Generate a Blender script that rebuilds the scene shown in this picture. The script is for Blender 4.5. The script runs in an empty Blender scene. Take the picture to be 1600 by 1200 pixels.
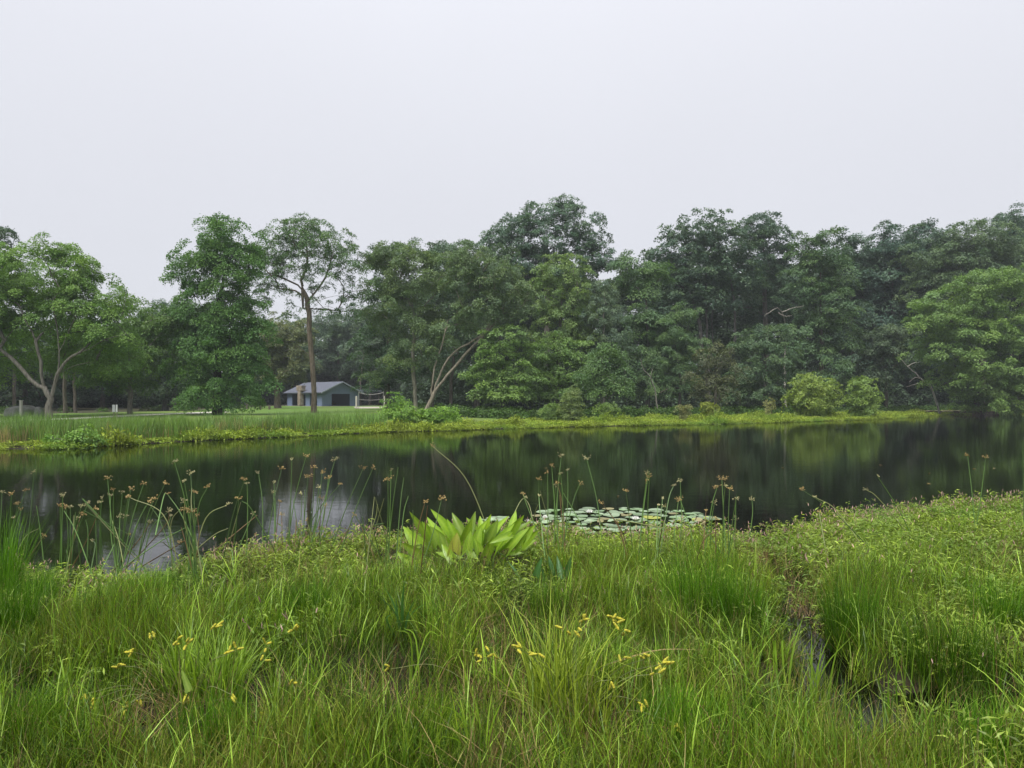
import bpy, math, random
import numpy as np
from mathutils import Vector

R = math.radians
sc = bpy.context.scene
COL = sc.collection
rng = np.random.default_rng(7)
random.seed(7)

# ------------------------------------------------------------------ camera, sky, sun, exposure
F = 1081.0            # focal length in photo pixels (1600 wide)
HY = 622.0            # horizon row of the photo
EYE = 2.0             # eye height above the water
cam_d = bpy.data.cameras.new('camera')
cam = bpy.data.objects.new('camera', cam_d)
COL.objects.link(cam)
cam.location = (0, 0, EYE)
cam.rotation_euler = (R(90), 0, 0)
cam_d.sensor_width = 36
cam_d.lens = 36 * F / 1600
cam_d.shift_y = (HY - 600) / 1600
cam_d.clip_start = 0.05
cam_d.clip_end = 4000
sc.camera = cam

SUN_EL, SUN_AZ = 64, 40
world = bpy.data.worlds.new('World')
sc.world = world
world.use_nodes = True
nt = world.node_tree
nt.nodes.clear()
out = nt.nodes.new('ShaderNodeOutputWorld')
bg = nt.nodes.new('ShaderNodeBackground')
bg.inputs['Strength'].default_value = 0.05
sky = nt.nodes.new('ShaderNodeTexSky')
sky.sky_type = 'NISHITA'
sky.sun_disc = False
sky.sun_elevation = R(SUN_EL)
sky.sun_rotation = R(180 + SUN_AZ)
mix = nt.nodes.new('ShaderNodeMix')
mix.data_type = 'RGBA'
mix.inputs[0].default_value = 0.95           # cloud layer over the clear sky
tc = nt.nodes.new('ShaderNodeTexCoord')
sep = nt.nodes.new('ShaderNodeSeparateXYZ')
mr0 = nt.nodes.new('ShaderNodeMath')          # overcast: brighter towards the zenith
mr0.operation = 'POWER'
mr0.use_clamp = True
mr0.inputs[1].default_value = 2.5
mr = nt.nodes.new('ShaderNodeMath')
mr.operation = 'MULTIPLY_ADD'
mr.inputs[1].default_value = 1.0
mr.inputs[2].default_value = 1.0
cloud = nt.nodes.new('ShaderNodeMix')
cloud.data_type = 'RGBA'
cloud.blend_type = 'MULTIPLY'
cloud.inputs[0].default_value = 1
cloud.inputs[6].default_value = (5.35, 5.42, 5.82, 1)
nz = nt.nodes.new('ShaderNodeTexNoise')
nz.inputs['Scale'].default_value = 1.6
nz.inputs['Detail'].default_value = 3
mr2 = nt.nodes.new('ShaderNodeMapRange')
mr2.inputs['To Min'].default_value = 0.95
mr2.inputs['To Max'].default_value = 1.05
mul = nt.nodes.new('ShaderNodeMath')
mul.operation = 'MULTIPLY'
L = nt.links.new
L(tc.outputs['Generated'], sep.inputs[0])
L(tc.outputs['Generated'], nz.inputs['Vector'])
L(nz.outputs[0], mr2.inputs['Value'])
L(sep.outputs['Z'], mr0.inputs[0])
L(mr0.outputs[0], mr.inputs[0])
L(mr.outputs[0], mul.inputs[0])
L(mr2.outputs[0], mul.inputs[1])
L(mul.outputs[0], cloud.inputs[7])
L(sky.outputs[0], mix.inputs[6])
L(cloud.outputs[2], mix.inputs[7])
L(mix.outputs[2], bg.inputs['Color'])
L(bg.outputs[0], out.inputs['Surface'])

sun_d = bpy.data.lights.new('sun', 'SUN')
sun_d.energy = 1.5
sun_d.angle = R(25)
sun_d.color = (1.0, 0.96, 0.88)
sun = bpy.data.objects.new('sun', sun_d)
COL.objects.link(sun)
sun.rotation_euler = (R(90 - SUN_EL), 0, R(-SUN_AZ))

vs = sc.view_settings
sc.display_settings.display_device = 'sRGB'
vs.view_transform = 'Standard'
vs.look = 'None'
vs.exposure = 1.5
vs.gamma = 1.0
vs.use_curve_mapping = False
sc.render.engine = 'CYCLES'
cy = sc.cycles
cy.max_bounces = 5
cy.diffuse_bounces = 3
cy.glossy_bounces = 2
cy.transmission_bounces = 3
cy.transparent_max_bounces = 4
cy.volume_bounces = 0
cy.caustics_reflective = False
cy.caustics_refractive = False
cy.sample_clamp_indirect = 3
cy.use_denoising = True
cy.denoiser = 'OPENIMAGEDENOISE'
cy.denoising_input_passes = 'RGB_ALBEDO_NORMAL'
cy.denoising_prefilter = 'ACCURATE'

# ------------------------------------------------------------------ helpers
def px2w(px, py, d):
    return np.array([(px - 800) / F * d, d, EYE + (HY - py) / F * d])

def water_d(py):
    return EYE * F / (py - HY)

def nrm(v):
    return v / np.maximum(np.linalg.norm(v, axis=-1, keepdims=True), 1e-9)

def hash2(ix, iy, seed):
    s = np.sin(ix * 127.1 + iy * 311.7 + seed * 74.7) * 43758.5453
    return s - np.floor(s)

def noise2(x, y, scale=1.0, seed=0):
    x = np.asarray(x, float) * scale
    y = np.asarray(y, float) * scale
    ix, iy = np.floor(x), np.floor(y)
    fx, fy = x - ix, y - iy
    fx, fy = fx * fx * (3 - 2 * fx), fy * fy * (3 - 2 * fy)
    a, b = hash2(ix, iy, seed), hash2(ix + 1, iy, seed)
    c, d = hash2(ix, iy + 1, seed), hash2(ix + 1, iy + 1, seed)
    return (a * (1 - fx) + b * fx) * (1 - fy) + (c * (1 - fx) + d * fx) * fy

def sstep(a, b, x):
    t = np.clip((x - a) / (b - a), 0, 1)
    return t * t * (3 - 2 * t)

def tag(o, label=None, cat=None, group=None, kind=None):
    if label:
        o['label'] = label
    if cat:
        o['category'] = cat
    if group:
        o['group'] = group
    if kind:
        o['kind'] = kind
    return o

def empty(name, loc, label, cat, group=None):
    o = bpy.data.objects.new(name, None)
    o.empty_display_size = 0.2
    COL.objects.link(o)
    o.location = tuple(loc)
    return tag(o, label, cat, group)

class MB:
    """collects vertices and faces (any fixed face size per batch) and links them as ONE mesh object"""
    def __init__(self):
        self.V, self.Fc, self.n = [], [], 0
    def add(self, V, faces, mat=0, tint=0.0):
        V = np.asarray(V, np.float32).reshape(-1, 3)
        faces = np.asarray(faces, np.int32)
        t = np.broadcast_to(np.asarray(tint, np.float32), (len(V),))
        self.V.append((V, t))
        self.Fc.append((faces + self.n, mat))
        self.n += len(V)
    def mesh(self, name, mats, smooth=False, origin=None):
        V = np.concatenate([v for v, _ in self.V])
        T = np.concatenate([t for _, t in self.V])
        if origin is not None:
            V = V - np.asarray(origin, np.float32)
        lt = np.concatenate([np.full(len(f), f.shape[1], np.int32) for f, _ in self.Fc])
        lv = np.concatenate([f.ravel() for f, _ in self.Fc])
        mi = np.concatenate([np.full(len(f), m, np.int32) for f, m in self.Fc])
        me = bpy.data.meshes.new(name)
        me.vertices.add(len(V))
        me.vertices.foreach_set('co', V.astype(np.float32).ravel())
        me.loops.add(len(lv))
        me.loops.foreach_set('vertex_index', lv)
        me.polygons.add(len(lt))
        me.polygons.foreach_set('loop_start', np.concatenate([[0], np.cumsum(lt)[:-1]]).astype(np.int32))
        me.polygons.foreach_set('loop_total', lt)
        me.polygons.foreach_set('material_index', mi)
        me.polygons.foreach_set('use_smooth', np.full(len(lt), smooth))
        a = me.attributes.new('tint', 'FLOAT', 'POINT')
        a.data.foreach_set('value', T.astype(np.float32))
        for m in mats:
            me.materials.append(m)
        me.update(calc_edges=True)
        return me
    def build(self, name, mats, parent=None, smooth=False, origin=None, link=True):
        if not isinstance(mats, (list, tuple)):
            mats = [mats]
        if parent is not None and origin is None:
            origin = parent['_o'] if '_o' in parent else tuple(parent.matrix_basis.translation)
            p = parent.parent
            while p is not None:
                origin = np.array(origin) + np.array(p.matrix_basis.translation)
                p = p.parent
        me = self.mesh(name, mats, smooth, origin)
        o = bpy.data.objects.new(name, me)
        if link:
            COL.objects.link(o)
        if parent is not None:
            o.parent = parent
        elif origin is not None:
            o.location = tuple(origin)
        return o

QBOX = np.array([[0, 1, 3, 2], [4, 6, 7, 5], [0, 4, 5, 1], [2, 3, 7, 6], [0, 2, 6, 4], [1, 5, 7, 3]])
def box(mb, c, s, ax=None, mat=0):
    """box of centre c, full sizes s, along axes ax (3x3 rows)"""
    ax = np.eye(3) if ax is None else np.asarray(ax)
    V = []
    for i in (-.5, .5):
        for j in (-.5, .5):
            for k in (-.5, .5):
                V.append(np.asarray(c) + i * s[0] * ax[0] + j * s[1] * ax[1] + k * s[2] * ax[2])
    mb.add(V, QBOX, mat)

def tube(mb, P, rad, n=6, mat=0, cap=True, tint=0.0):
    P = np.asarray(P, float)
    m = len(P)
    rad = np.broadcast_to(np.asarray(rad, float), (m,))
    T = np.gradient(P, axis=0) if m > 2 else np.repeat([P[1] - P[0]], m, 0)
    T = nrm(T)
    ref = np.array([1.0, 0.1, 0]) if abs(T[0][2]) > 0.7 else np.array([0, 0, 1.0])
    A = nrm(np.cross(T, ref))
    B = np.cross(T, A)
    ang = np.arange(n) * 2 * math.pi / n
    V = P[:, None, :] + rad[:, None, None] * (np.cos(ang)[None, :, None] * A[:, None, :] + np.sin(ang)[None, :, None] * B[:, None, :])
    V = V.reshape(-1, 3)
    i = np.arange(m - 1)[:, None] * n
    j = np.arange(n)[None, :]
    f = np.stack([i + j, i + (j + 1) % n, i + n + (j + 1) % n, i + n + j], -1).reshape(-1, 4)
    mb.add(V, f, mat, tint)
    if cap:
        mb.add(V[-n:], np.arange(n)[None, :], mat, tint)

def curve_pts(P, n):
    """smooth Catmull-Rom through points"""
    P = np.asarray(P, float)
    if len(P) == 2:
        t = np.linspace(0, 1, n)[:, None]
        return P[0] * (1 - t) + P[1] * t
    Q = np.vstack([2 * P[0] - P[1], P, 2 * P[-1] - P[-2]])
    s = np.linspace(0, len(P) - 1 - 1e-6, n)
    i = s.astype(int)
    t = (s - i)[:, None]
    a, b, c, d = Q[i], Q[i + 1], Q[i + 2], Q[i + 3]
    return .5 * (2 * b + (c - a) * t + (2 * a - 5 * b + 4 * c - d) * t ** 2 + (3 * b - a - 3 * c + d) * t ** 3)

def blades(mb, base, az, length, lean, bend, width, nseg=4, mat=0, taper=1.6, tint=0.0, twist=0.0):
    """grass blades as tapered bent strips (vectorised)"""
    base = np.asarray(base, float).reshape(-1, 3)
    N = len(base)
    bc = lambda v: np.broadcast_to(np.asarray(v, float), (N,))
    az, length, lean, bend, width, twist = map(bc, (az, length, lean, bend, width, twist))
    d = np.stack([np.cos(az), np.sin(az), 0 * az], -1)
    pa = az + math.pi / 2 + twist
    perp = np.stack([np.cos(pa), np.sin(pa), 0 * az], -1)
    P = [base]
    for k in range(nseg):
        th = lean + bend * ((k + .5) / nseg) ** 1.5
        P.append(P[-1] + (length / nseg)[:, None] * (np.sin(th)[:, None] * d + np.cos(th)[:, None] * np.array([0, 0, 1.])))
    V = []
    for k in range(nseg + 1):
        t = k / nseg
        w = width * (1 - t ** taper) * (0.65 + .35 * min(1, t * 4)) * .5 + 0.0002
        V += [P[k] - perp * w[:, None], P[k] + perp * w[:, None]]
    V = np.stack(V, 1)
    m = 2 * (nseg + 1)
    f = np.array([[2 * k, 2 * k + 1, 2 * k + 3, 2 * k + 2] for k in range(nseg)])
    faces = (np.arange(N)[:, None, None] * m + f[None]).reshape(-1, 4)
    tn = np.broadcast_to(np.asarray(tint, float), (N,)) if np.ndim(tint) else np.full(N, tint)
    mb.add(V.reshape(-1, 3), faces, mat, np.repeat(tn, m))
    return P[-1]

def leaves(mb, C, Nn, D, Ln, W, mat=0, tint=0.0, fold=0.12, tri=False):
    """rhombic leaves: base C, normal Nn, direction D"""
    C = np.asarray(C, float)
    D = nrm(D - Nn * np.sum(D * Nn, -1, keepdims=True))
    S = np.cross(Nn, D)
    Ln = np.broadcast_to(np.asarray(Ln, float), (len(C),))[:, None]
    W = np.broadcast_to(np.asarray(W, float), (len(C),))[:, None]
    if tri:
        V = np.stack([C - S * W * .5, C + S * W * .5, C + D * Ln - Nn * Ln * fold], 1)
        t = np.broadcast_to(np.asarray(tint, float), (len(C),)) if np.ndim(tint) else np.full(len(C), tint)
        mb.add(V.reshape(-1, 3), np.arange(len(C))[:, None] * 3 + np.arange(3)[None], mat, np.repeat(t, 3))
        return
    m = C + D * Ln * .45
    V = np.stack([C, m + S * W * .5 + Nn * Ln * fold, C + D * Ln - Nn * Ln * fold, m - S * W * .5 + Nn * Ln * fold], 1)
    f = np.arange(len(C))[:, None] * 4 + np.arange(4)[None]
    t = np.broadcast_to(np.asarray(tint, float), (len(C),)) if np.ndim(tint) else np.full(len(C), tint)
    mb.add(V.reshape(-1, 3), f, mat, np.repeat(t, 4))

# ------------------------------------------------------------------ materials
def new_mat(name):
    m = bpy.data.materials.new(name)
    m.use_nodes = True
    n = m.node_tree
    n.nodes.clear()
    return m, n, n.nodes.new('ShaderNodeOutputMaterial')

def node(n, t, **kw):
    x = n.nodes.new(t)
    for k, v in kw.items():
        setattr(x, k, v)
    return x

def mixc(n, a, b, f, blend='MIX'):
    m = node(n, 'ShaderNodeMix', data_type='RGBA', blend_type=blend)
    for s, v in ((6, a), (7, b), (0, f)):
        if hasattr(v, 'is_output'):
            n.links.new(v, m.inputs[s])
        else:
            m.inputs[s].default_value = v if s == 0 else (*v, 1)
    return m.outputs[2]

def maprange(n, v, a, b, c, d):
    m = node(n, 'ShaderNodeMapRange')
    n.links.new(v, m.inputs[0])
    for k, x in enumerate((a, b, c, d)):
        m.inputs[1 + k].default_value = x
    return m.outputs[0]

def foliage(name, ca=None, cb=None, trans=0.35, rough=0.5, spec=0.3, patch=None, pscale=0.5, vary=0.35):
    """leaf / blade material. ca None: the object's own colour. Per-leaf and per-clump colour differences."""
    m, n, o = new_mat(name)
    geo = node(n, 'ShaderNodeNewGeometry')
    ri = geo.outputs['Random Per Island']
    at = node(n, 'ShaderNodeAttribute', attribute_name='tint')
    oi = node(n, 'ShaderNodeObjectInfo')
    if ca is None:
        base = oi.outputs['Color']
        yel = mixc(n, base, (1.35, 1.22, .8), 1.0, 'MULTIPLY')
        c = mixc(n, base, yel, at.outputs['Fac'])
    else:
        c = mixc(n, ca, cb, ri)
        c = mixc(n, c, (min(1, cb[0] * 1.5), min(1, cb[1] * 1.35), cb[2] * 2), at.outputs['Fac'])
    v = maprange(n, ri, 0, 1, 1 - vary, 1 + vary)
    mm = node(n, 'ShaderNodeVectorMath', operation='SCALE')
    n.links.new(c, mm.inputs[0])
    n.links.new(v, mm.inputs['Scale'])
    c = mm.outputs[0]
    if ca is not None:
        v2 = maprange(n, oi.outputs['Random'], 0, 1, .62, 1.25)
        mm = node(n, 'ShaderNodeVectorMath', operation='SCALE')
        n.links.new(c, mm.inputs[0])
        n.links.new(v2, mm.inputs['Scale'])
        c = mm.outputs[0]
    if patch is not None:
        ns = node(n, 'ShaderNodeTexNoise')
        ns.inputs['Scale'].default_value = pscale
        n.links.new(geo.outputs['Position'], ns.inputs['Vector'])
        c = mixc(n, c, patch, maprange(n, ns.outputs[0], .48, .68, 0, .75))
    p = node(n, 'ShaderNodeBsdfPrincipled')
    n.links.new(c, p.inputs['Base Color'])
    p.inputs['Roughness'].default_value = rough
    p.inputs['Specular IOR Level'].default_value = spec
    t = node(n, 'ShaderNodeBsdfTranslucent')
    tcx = mixc(n, c, (1.25, 1.3, .6), 1.0, 'MULTIPLY')
    n.links.new(tcx, t.inputs['Color'])
    mx = node(n, 'ShaderNodeMixShader')
    mx.inputs[0].default_value = trans
    n.links.new(p.outputs[0], mx.inputs[1])
    n.links.new(t.outputs[0], mx.inputs[2])
    n.links.new(mx.outputs[0], o.inputs['Surface'])
    return m

def solid(name, ca, cb=None, scale=4.0, rough=.8, stretch=(1, 1, 1), bump=0.0, detail=4, spec=.3, lo=.35, hi=.65, coord='Object', cc=None, cscale=1.0):
    m, n, o = new_mat(name)
    p = node(n, 'ShaderNodeBsdfPrincipled')
    p.inputs['Roughness'].default_value = rough
    p.inputs['Specular IOR Level'].default_value = spec
    tcn = node(n, 'ShaderNodeTexCoord')
    mp = node(n, 'ShaderNodeMapping')
    mp.inputs['Scale'].default_value = stretch
    n.links.new(tcn.outputs[coord], mp.inputs[0])
    ns = node(n, 'ShaderNodeTexNoise')
    ns.inputs['Scale'].default_value = scale
    ns.inputs['Detail'].default_value = detail
    n.links.new(mp.outputs[0], ns.inputs['Vector'])
    c = mixc(n, ca, cb or ca, maprange(n, ns.outputs[0], lo, hi, 0, 1))
    if cc is not None:
        n2 = node(n, 'ShaderNodeTexNoise')
        n2.inputs['Scale'].default_value = cscale
        n2.inputs['Detail'].default_value = 3
        n.links.new(tcn.outputs[coord], n2.inputs['Vector'])
        c = mixc(n, c, cc, maprange(n, n2.outputs[0], .45, .65, 0, .9))
    n.links.new(c, p.inputs['Base Color'])
    if bump:
        b = node(n, 'ShaderNodeBump')
        b.inputs['Strength'].default_value = bump
        b.inputs['Distance'].default_value = .05
        n.links.new(ns.outputs[0], b.inputs['Height'])
        n.links.new(b.outputs[0], p.inputs['Normal'])
    n.links.new(p.outputs[0], o.inputs['Surface'])
    return m

def bark_mat():
    m, n, o = new_mat('bark')
    p = node(n, 'ShaderNodeBsdfPrincipled')
    p.inputs['Roughness'].default_value = .9
    p.inputs['Specular IOR Level'].default_value = .15
    oi = node(n, 'ShaderNodeObjectInfo')
    tcn = node(n, 'ShaderNodeTexCoord')
    mp = node(n, 'ShaderNodeMapping')
    mp.inputs['Scale'].default_value = (5, 5, .8)
    n.links.new(tcn.outputs['Object'], mp.inputs[0])
    ns = node(n, 'ShaderNodeTexNoise')
    ns.inputs['Scale'].default_value = 2.2
    ns.inputs['Detail'].default_value = 6
    n.links.new(mp.outputs[0], ns.inputs['Vector'])
    dk = mixc(n, oi.outputs['Color'], (.5, .5, .48), 1.0, 'MULTIPLY')
    c = mixc(n, dk, oi.outputs['Color'], maprange(n, ns.outputs[0], .38, .6, 0, 1))
    n.links.new(c, p.inputs['Base Color'])
    b = node(n, 'ShaderNodeBump')
    b.inputs['Strength'].default_value = .6
    b.inputs['Distance'].default_value = .06
    n.links.new(ns.outputs[0], b.inputs['Height'])
    n.links.new(b.outputs[0], p.inputs['Normal'])
    n.links.new(p.outputs[0], o.inputs['Surface'])
    return m

def water_mat():
    m, n, o = new_mat('pond_water')
    geo = node(n, 'ShaderNodeNewGeometry')
    def nz(scale, st):
        mp = node(n, 'ShaderNodeMapping')
        mp.inputs['Scale'].default_value = st
        n.links.new(geo.outputs['Position'], mp.inputs[0])
        x = node(n, 'ShaderNodeTexNoise')
        x.inputs['Scale'].default_value = scale
        x.inputs['Detail'].default_value = 3
        n.links.new(mp.outputs[0], x.inputs['Vector'])
        return x.outputs[0]
    a = nz(3.0, (.7, 1.3, 1))
    b2 = nz(14, (.6, 1.2, 1))
    area = nz(.16, (1, 1, 1))
    add = node(n, 'ShaderNodeMath', operation='MULTIPLY_ADD')
    n.links.new(b2, add.inputs[0])
    add.inputs[1].default_value = .28
    n.links.new(a, add.inputs[2])
    bp = node(n, 'ShaderNodeBump')
    bp.inputs['Distance'].default_value = .0032
    n.links.new(maprange(n, area, .35, .65, .45, 1.0), bp.inputs['Strength'])
    n.links.new(add.outputs[0], bp.inputs['Height'])
    g = node(n, 'ShaderNodeBsdfGlossy')
    g.inputs['Roughness'].default_value = .03
    g.inputs['Color'].default_value = (.9, .91, .91, 1)
    n.links.new(bp.outputs[0], g.inputs['Normal'])
    df = node(n, 'ShaderNodeBsdfDiffuse')
    df.inputs['Color'].default_value = (.003, .003, .0015, 1)
    fr = node(n, 'ShaderNodeFresnel')
    fr.inputs['IOR'].default_value = 1.36
    n.links.new(bp.outputs[0], fr.inputs['Normal'])
    mx = node(n, 'ShaderNodeMixShader')
    n.links.new(fr.outputs[0], mx.inputs[0])
    n.links.new(df.outputs[0], mx.inputs[1])
    n.links.new(g.outputs[0], mx.inputs[2])
    n.links.new(mx.outputs[0], o.inputs['Surface'])
    return m

M = {}
M['leaf'] = foliage('tree_leaf', trans=.25, rough=.5, spec=.35, vary=.3)
M['bark'] = bark_mat()
M['water'] = water_mat()
M['mud'] = solid('wet_mud', (.012, .010, .006), (.030, .026, .014), 9, .7, bump=.6, spec=.12)
M['lawn'] = solid('mown_grass', (.07, .15, .018), (.105, .19, .026), 2.5, .9, bump=.3, cc=(.12, .16, .035), cscale=.12)
M['forest_floor'] = solid('leaf_litter', (.03, .026, .015), (.05, .055, .02), 1.5, .95, bump=.4)
M['path'] = solid('pale_gravel', (.46, .44, .39), (.56, .54, .48), 6, .9)
M['spikerush'] = foliage('spikerush_green', (.052, .130, .007), (.17, .245, .020), trans=.22, spec=.12, patch=(.19, .20, .035), pscale=.8, vary=.65)
M['smart'] = foliage('smartweed_green', (.17, .265, .025), (.28, .37, .05), trans=.25, rough=.45, spec=.35, patch=(.13, .24, .03), pscale=1.2, vary=.4)
M['pink'] = foliage('pink_flower', (.46, .27, .25), (.55, .38, .34), trans=.2)
M['soft'] = foliage('soft_rush_green', (.04, .125, .006), (.10, .215, .012), trans=.25, spec=.12, vary=.4)
M['broad'] = foliage('broad_grass_green', (.10, .235, .012), (.27, .40, .045), trans=.3, rough=.4, spec=.35, vary=.4)
M['sedge'] = foliage('sedge_green', (.16, .31, .018), (.30, .45, .048), trans=.35, rough=.45, spec=.3, vary=.4)
M['spike'] = solid('sedge_spike_yellow', (.52, .46, .04), (.40, .40, .05), 60, .8, bump=.6)
M['dry'] = foliage('dead_blade', (.28, .19, .08), (.40, .30, .14), trans=.25, rough=.6)
M['brown'] = foliage('old_brown_stem', (.11, .07, .03), (.17, .11, .05), trans=.1)
M['bul'] = foliage('bulrush_green', (.085, .18, .035), (.13, .23, .06), trans=.1, rough=.4, spec=.5, vary=.2)
M['bulpale'] = foliage('bulrush_pale', (.20, .24, .08), (.26, .28, .11), trans=.1, rough=.4, spec=.5, vary=.2)
M['spkb'] = foliage('brown_spikelet', (.42, .28, .10), (.52, .39, .16), trans=.1)
M['spkr'] = foliage('rust_spikelet', (.36, .24, .08), (.44, .32, .12), trans=.1)
M['spkp'] = foliage('pale_spikelet', (.40, .36, .16), (.48, .46, .24), trans=.1)
M['arum'] = foliage('arum_leaf_green', (.11, .24, .014), (.24, .38, .026), trans=.3, rough=.36, spec=.4, vary=.35)
M['arum_old'] = foliage('arum_leaf_yellowing', (.27, .36, .025), (.33, .36, .03), trans=.4, rough=.4, spec=.4)
M['pickerel'] = foliage('blue_green_leaf', (.05, .15, .035), (.075, .18, .05), trans=.35, rough=.38, spec=.5)
M['pad'] = foliage('lily_pad_green', (.18, .27, .14), (.26, .34, .20), trans=.05, rough=.25, spec=.8, vary=.2)
M['pad_brown'] = foliage('lily_pad_browning', (.22, .22, .09), (.20, .17, .07), trans=.05, rough=.35, spec=.5)
M['pad_dark'] = foliage('lily_pad_deep_green', (.13, .22, .09), (.18, .27, .13), trans=.05, rough=.25, spec=.8)
M['pad_old'] = foliage('lily_pad_yellow', (.28, .32, .04), (.32, .34, .05), trans=.05, rough=.35, spec=.5)
M['petal'] = solid('white_petal', (.82, .82, .80), (.75, .74, .70), 20, .5)
M['pollen'] = solid('yellow_stamen', (.7, .5, .05), None, 20, .7)
M['reed'] = foliage('reed_green', (.10, .20, .045), (.17, .28, .07), trans=.3, patch=(.16, .25, .035), pscale=.25)
M['reedtan'] = foliage('reed_tan', (.36, .27, .13), (.44, .35, .18), trans=.2)
M['bank'] = foliage('bank_herb_green', (.21, .29, .03), (.30, .37, .055), trans=.3, patch=(.13, .25, .03), pscale=.35)
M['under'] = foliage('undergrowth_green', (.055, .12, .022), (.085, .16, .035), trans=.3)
M['bluewall'] = solid('blue_grey_boards', (.15, .19, .30), (.17, .215, .335), 8, .75, stretch=(6, 6, .3), bump=.2)
M['roof'] = solid('grey_shingle', (.085, .095, .125), (.11, .12, .15), 5, .9, stretch=(1, 1, 4), bump=.3)
M['trim'] = solid('pale_grey_trim', (.30, .33, .40), (.34, .37, .44), 3, .6)
M['stone'] = solid('chimney_stone', (.36, .28, .22), (.22, .18, .15), 3.2, .9, bump=.5, cc=(.42, .36, .30), cscale=2.3)
M['concrete'] = solid('concrete_floor', (.30, .29, .27), (.24, .23, .21), 2, .9)
M['granite'] = solid('lichen_granite', (.24, .24, .225), (.34, .34, .32), 2.5, .9, bump=.5, cc=(.13, .15, .10), cscale=1.4)
M['metalsign'] = solid('grey_painted_panel', (.42, .43, .44), (.36, .37, .38), 3, .5)
M['whitepad'] = solid('weathered_white_pad', (.62, .60, .54), (.5, .48, .42), 5, .7)
M['netcord'] = solid('white_net_tape', (.40, .40, .38), None, 5, .7)
M['netmesh'] = solid('dark_net_cord', (.05, .05, .045), None, 5, .8)
M['wood'] = solid('weathered_timber', (.10, .085, .065), (.16, .14, .11), 4, .9, stretch=(1, 1, .3))
M['sand'] = solid('pale_sand', (.42, .39, .33), (.34, .31, .26), 3, .95)
M['earth'] = solid('cut_earth', (.035, .03, .024), (.07, .055, .04), 4, .9, bump=.6)
M['dirt'] = solid('trodden_dirt', (.22, .19, .13), (.16, .16, .08), 2, .95)

# ------------------------------------------------------------------ shore lines and terrain
fp = [(0, 702), (100, 701), (160, 697), (250, 692), (400, 685), (500, 680), (600, 675), (700, 673), (800, 669.5), (1000, 665), (1150, 662), (1250, 659), (1350, 656), (1430, 651.5), (1480, 648), (1600, 646.5)]
FX = [-400, -120, -60, -38] + [(p[0] - 800) / F * water_d(p[1]) for p in fp] + [100, 200, 500]
FY = [5, 14, 19, 23] + [water_d(p[1]) for p in fp] + [94, 96, 100]
npx = [(0, 905), (120, 907), (195, 918), (250, 912), (310, 890), (350, 882), (440, 866), (560, 862), (640, 853), (830, 850), (1000, 856), (1100, 851), (1200, 850), (1240, 845), (1280, 830), (1330, 820), (1450, 812), (1600, 802), (1750, 795)]
NX = [-400, -80, -30, -12] + [(p[0] - 800) / F * water_d(p[1]) for p in npx] + [30, 100, 500]
NY = [-20, 3, 6.3, 7.2] + [water_d(p[1]) for p in npx] + [22, 45, 60]
def yfar(x): return np.interp(x, FX, FY)
def ynear(x): return np.interp(x, NX, NY)

PUD = [(1252, 965, 36, 60, 1), (1285, 1030, 30, 40, 1), (1318, 1095, 40, 75, 1), (640, 1085, 14, 40, .7), (215, 1130, 60, 12, .6), (790, 1180, 60, 12, .6), (930, 1150, 30, 14, .5), (1500, 1118, 85, 34, 1), (1240, 1075, 24, 60, .9), (52, 1065, 16, 75, 1), (118, 938, 60, 20, .9), (1200, 890, 46, 34, .75),
       (680, 1120, 20, 26, .7), (500, 908, 26, 9, .8), (1440, 960, 40, 18, .75), (1000, 1060, 25, 30, .5), (850, 1105, 35, 18, .5), (465, 1070, 18, 40, .4), (1385, 1150, 30, 25, .6), (900, 935, 40, 14, .45)]
CHAN = [((1190, 885), (1235, 930), (1256, 985), (1285, 1040), (1312, 1095), (1330, 1150), (1345, 1185)), ((1320, 1120), (1400, 1135), (1480, 1118), (1560, 1112))]
def channel(px, py):
    best = np.full(np.shape(px), 9.0)
    for line in CHAN:
        for (ax, ay), (bx, by) in zip(line[:-1], line[1:]):
            t = np.clip(((px - ax) * (bx - ax) + (py - ay) * (by - ay)) / ((bx - ax) ** 2 + (by - ay) ** 2), 0, 1)
            qx, qy = ax + t * (bx - ax), ay + t * (by - ay)
            w = (qy - 800) / 300 * 64 + 8
            best = np.minimum(best, np.hypot((px - qx) / w, (py - qy) / (w * .7)))
    return 1 - sstep(.45, 1.1, best)
def puddle(x, y):
    y = np.maximum(np.asarray(y, float), .3)
    px = 800 + F * x / y
    py = HY + EYE * F / y
    s = 0
    for cx, cy_, rx, ry, a in PUD:
        s = np.maximum(s, a * np.exp(-(((px - cx) / rx) ** 2 + ((py - cy_) / ry) ** 2) * .9))
    return np.where(y > 1.5, np.maximum(s, channel(px, py)), 0)

CLR = [(740, 905, 130, 34, .97), (650, 895, 70, 26, .95), (255, 1150, 165, 70, .88), (890, 1185, 130, 65, .88), (860, 935, 60, 22, .8), (1225, 1110, 40, 30, .7), (625, 1020, 40, 25, .7), (1310, 1140, 60, 50, .9), (1500, 1150, 90, 30, .85), (60, 1110, 50, 50, .8), (1250, 1010, 45, 40, .8), (455, 1130, 50, 25, .6), (760, 1120, 50, 25, .6), (1100, 1120, 60, 30, .6), (690, 1170, 50, 30, .6)]
def clearing(x, y):
    y = np.maximum(np.asarray(y, float), .3)
    px = 800 + F * x / y
    py = HY + EYE * F / y
    s = 0
    for cx, cy_, rx, ry, a in CLR:
        s = np.maximum(s, a * np.exp(-(((px - cx) / rx) ** 2 + ((py - cy_) / ry) ** 2) ** 2 * .7))
    return np.maximum(np.where(y > 1.5, s, 0), np.clip(puddle(x, y) * 1.25, 0, .97))

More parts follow.
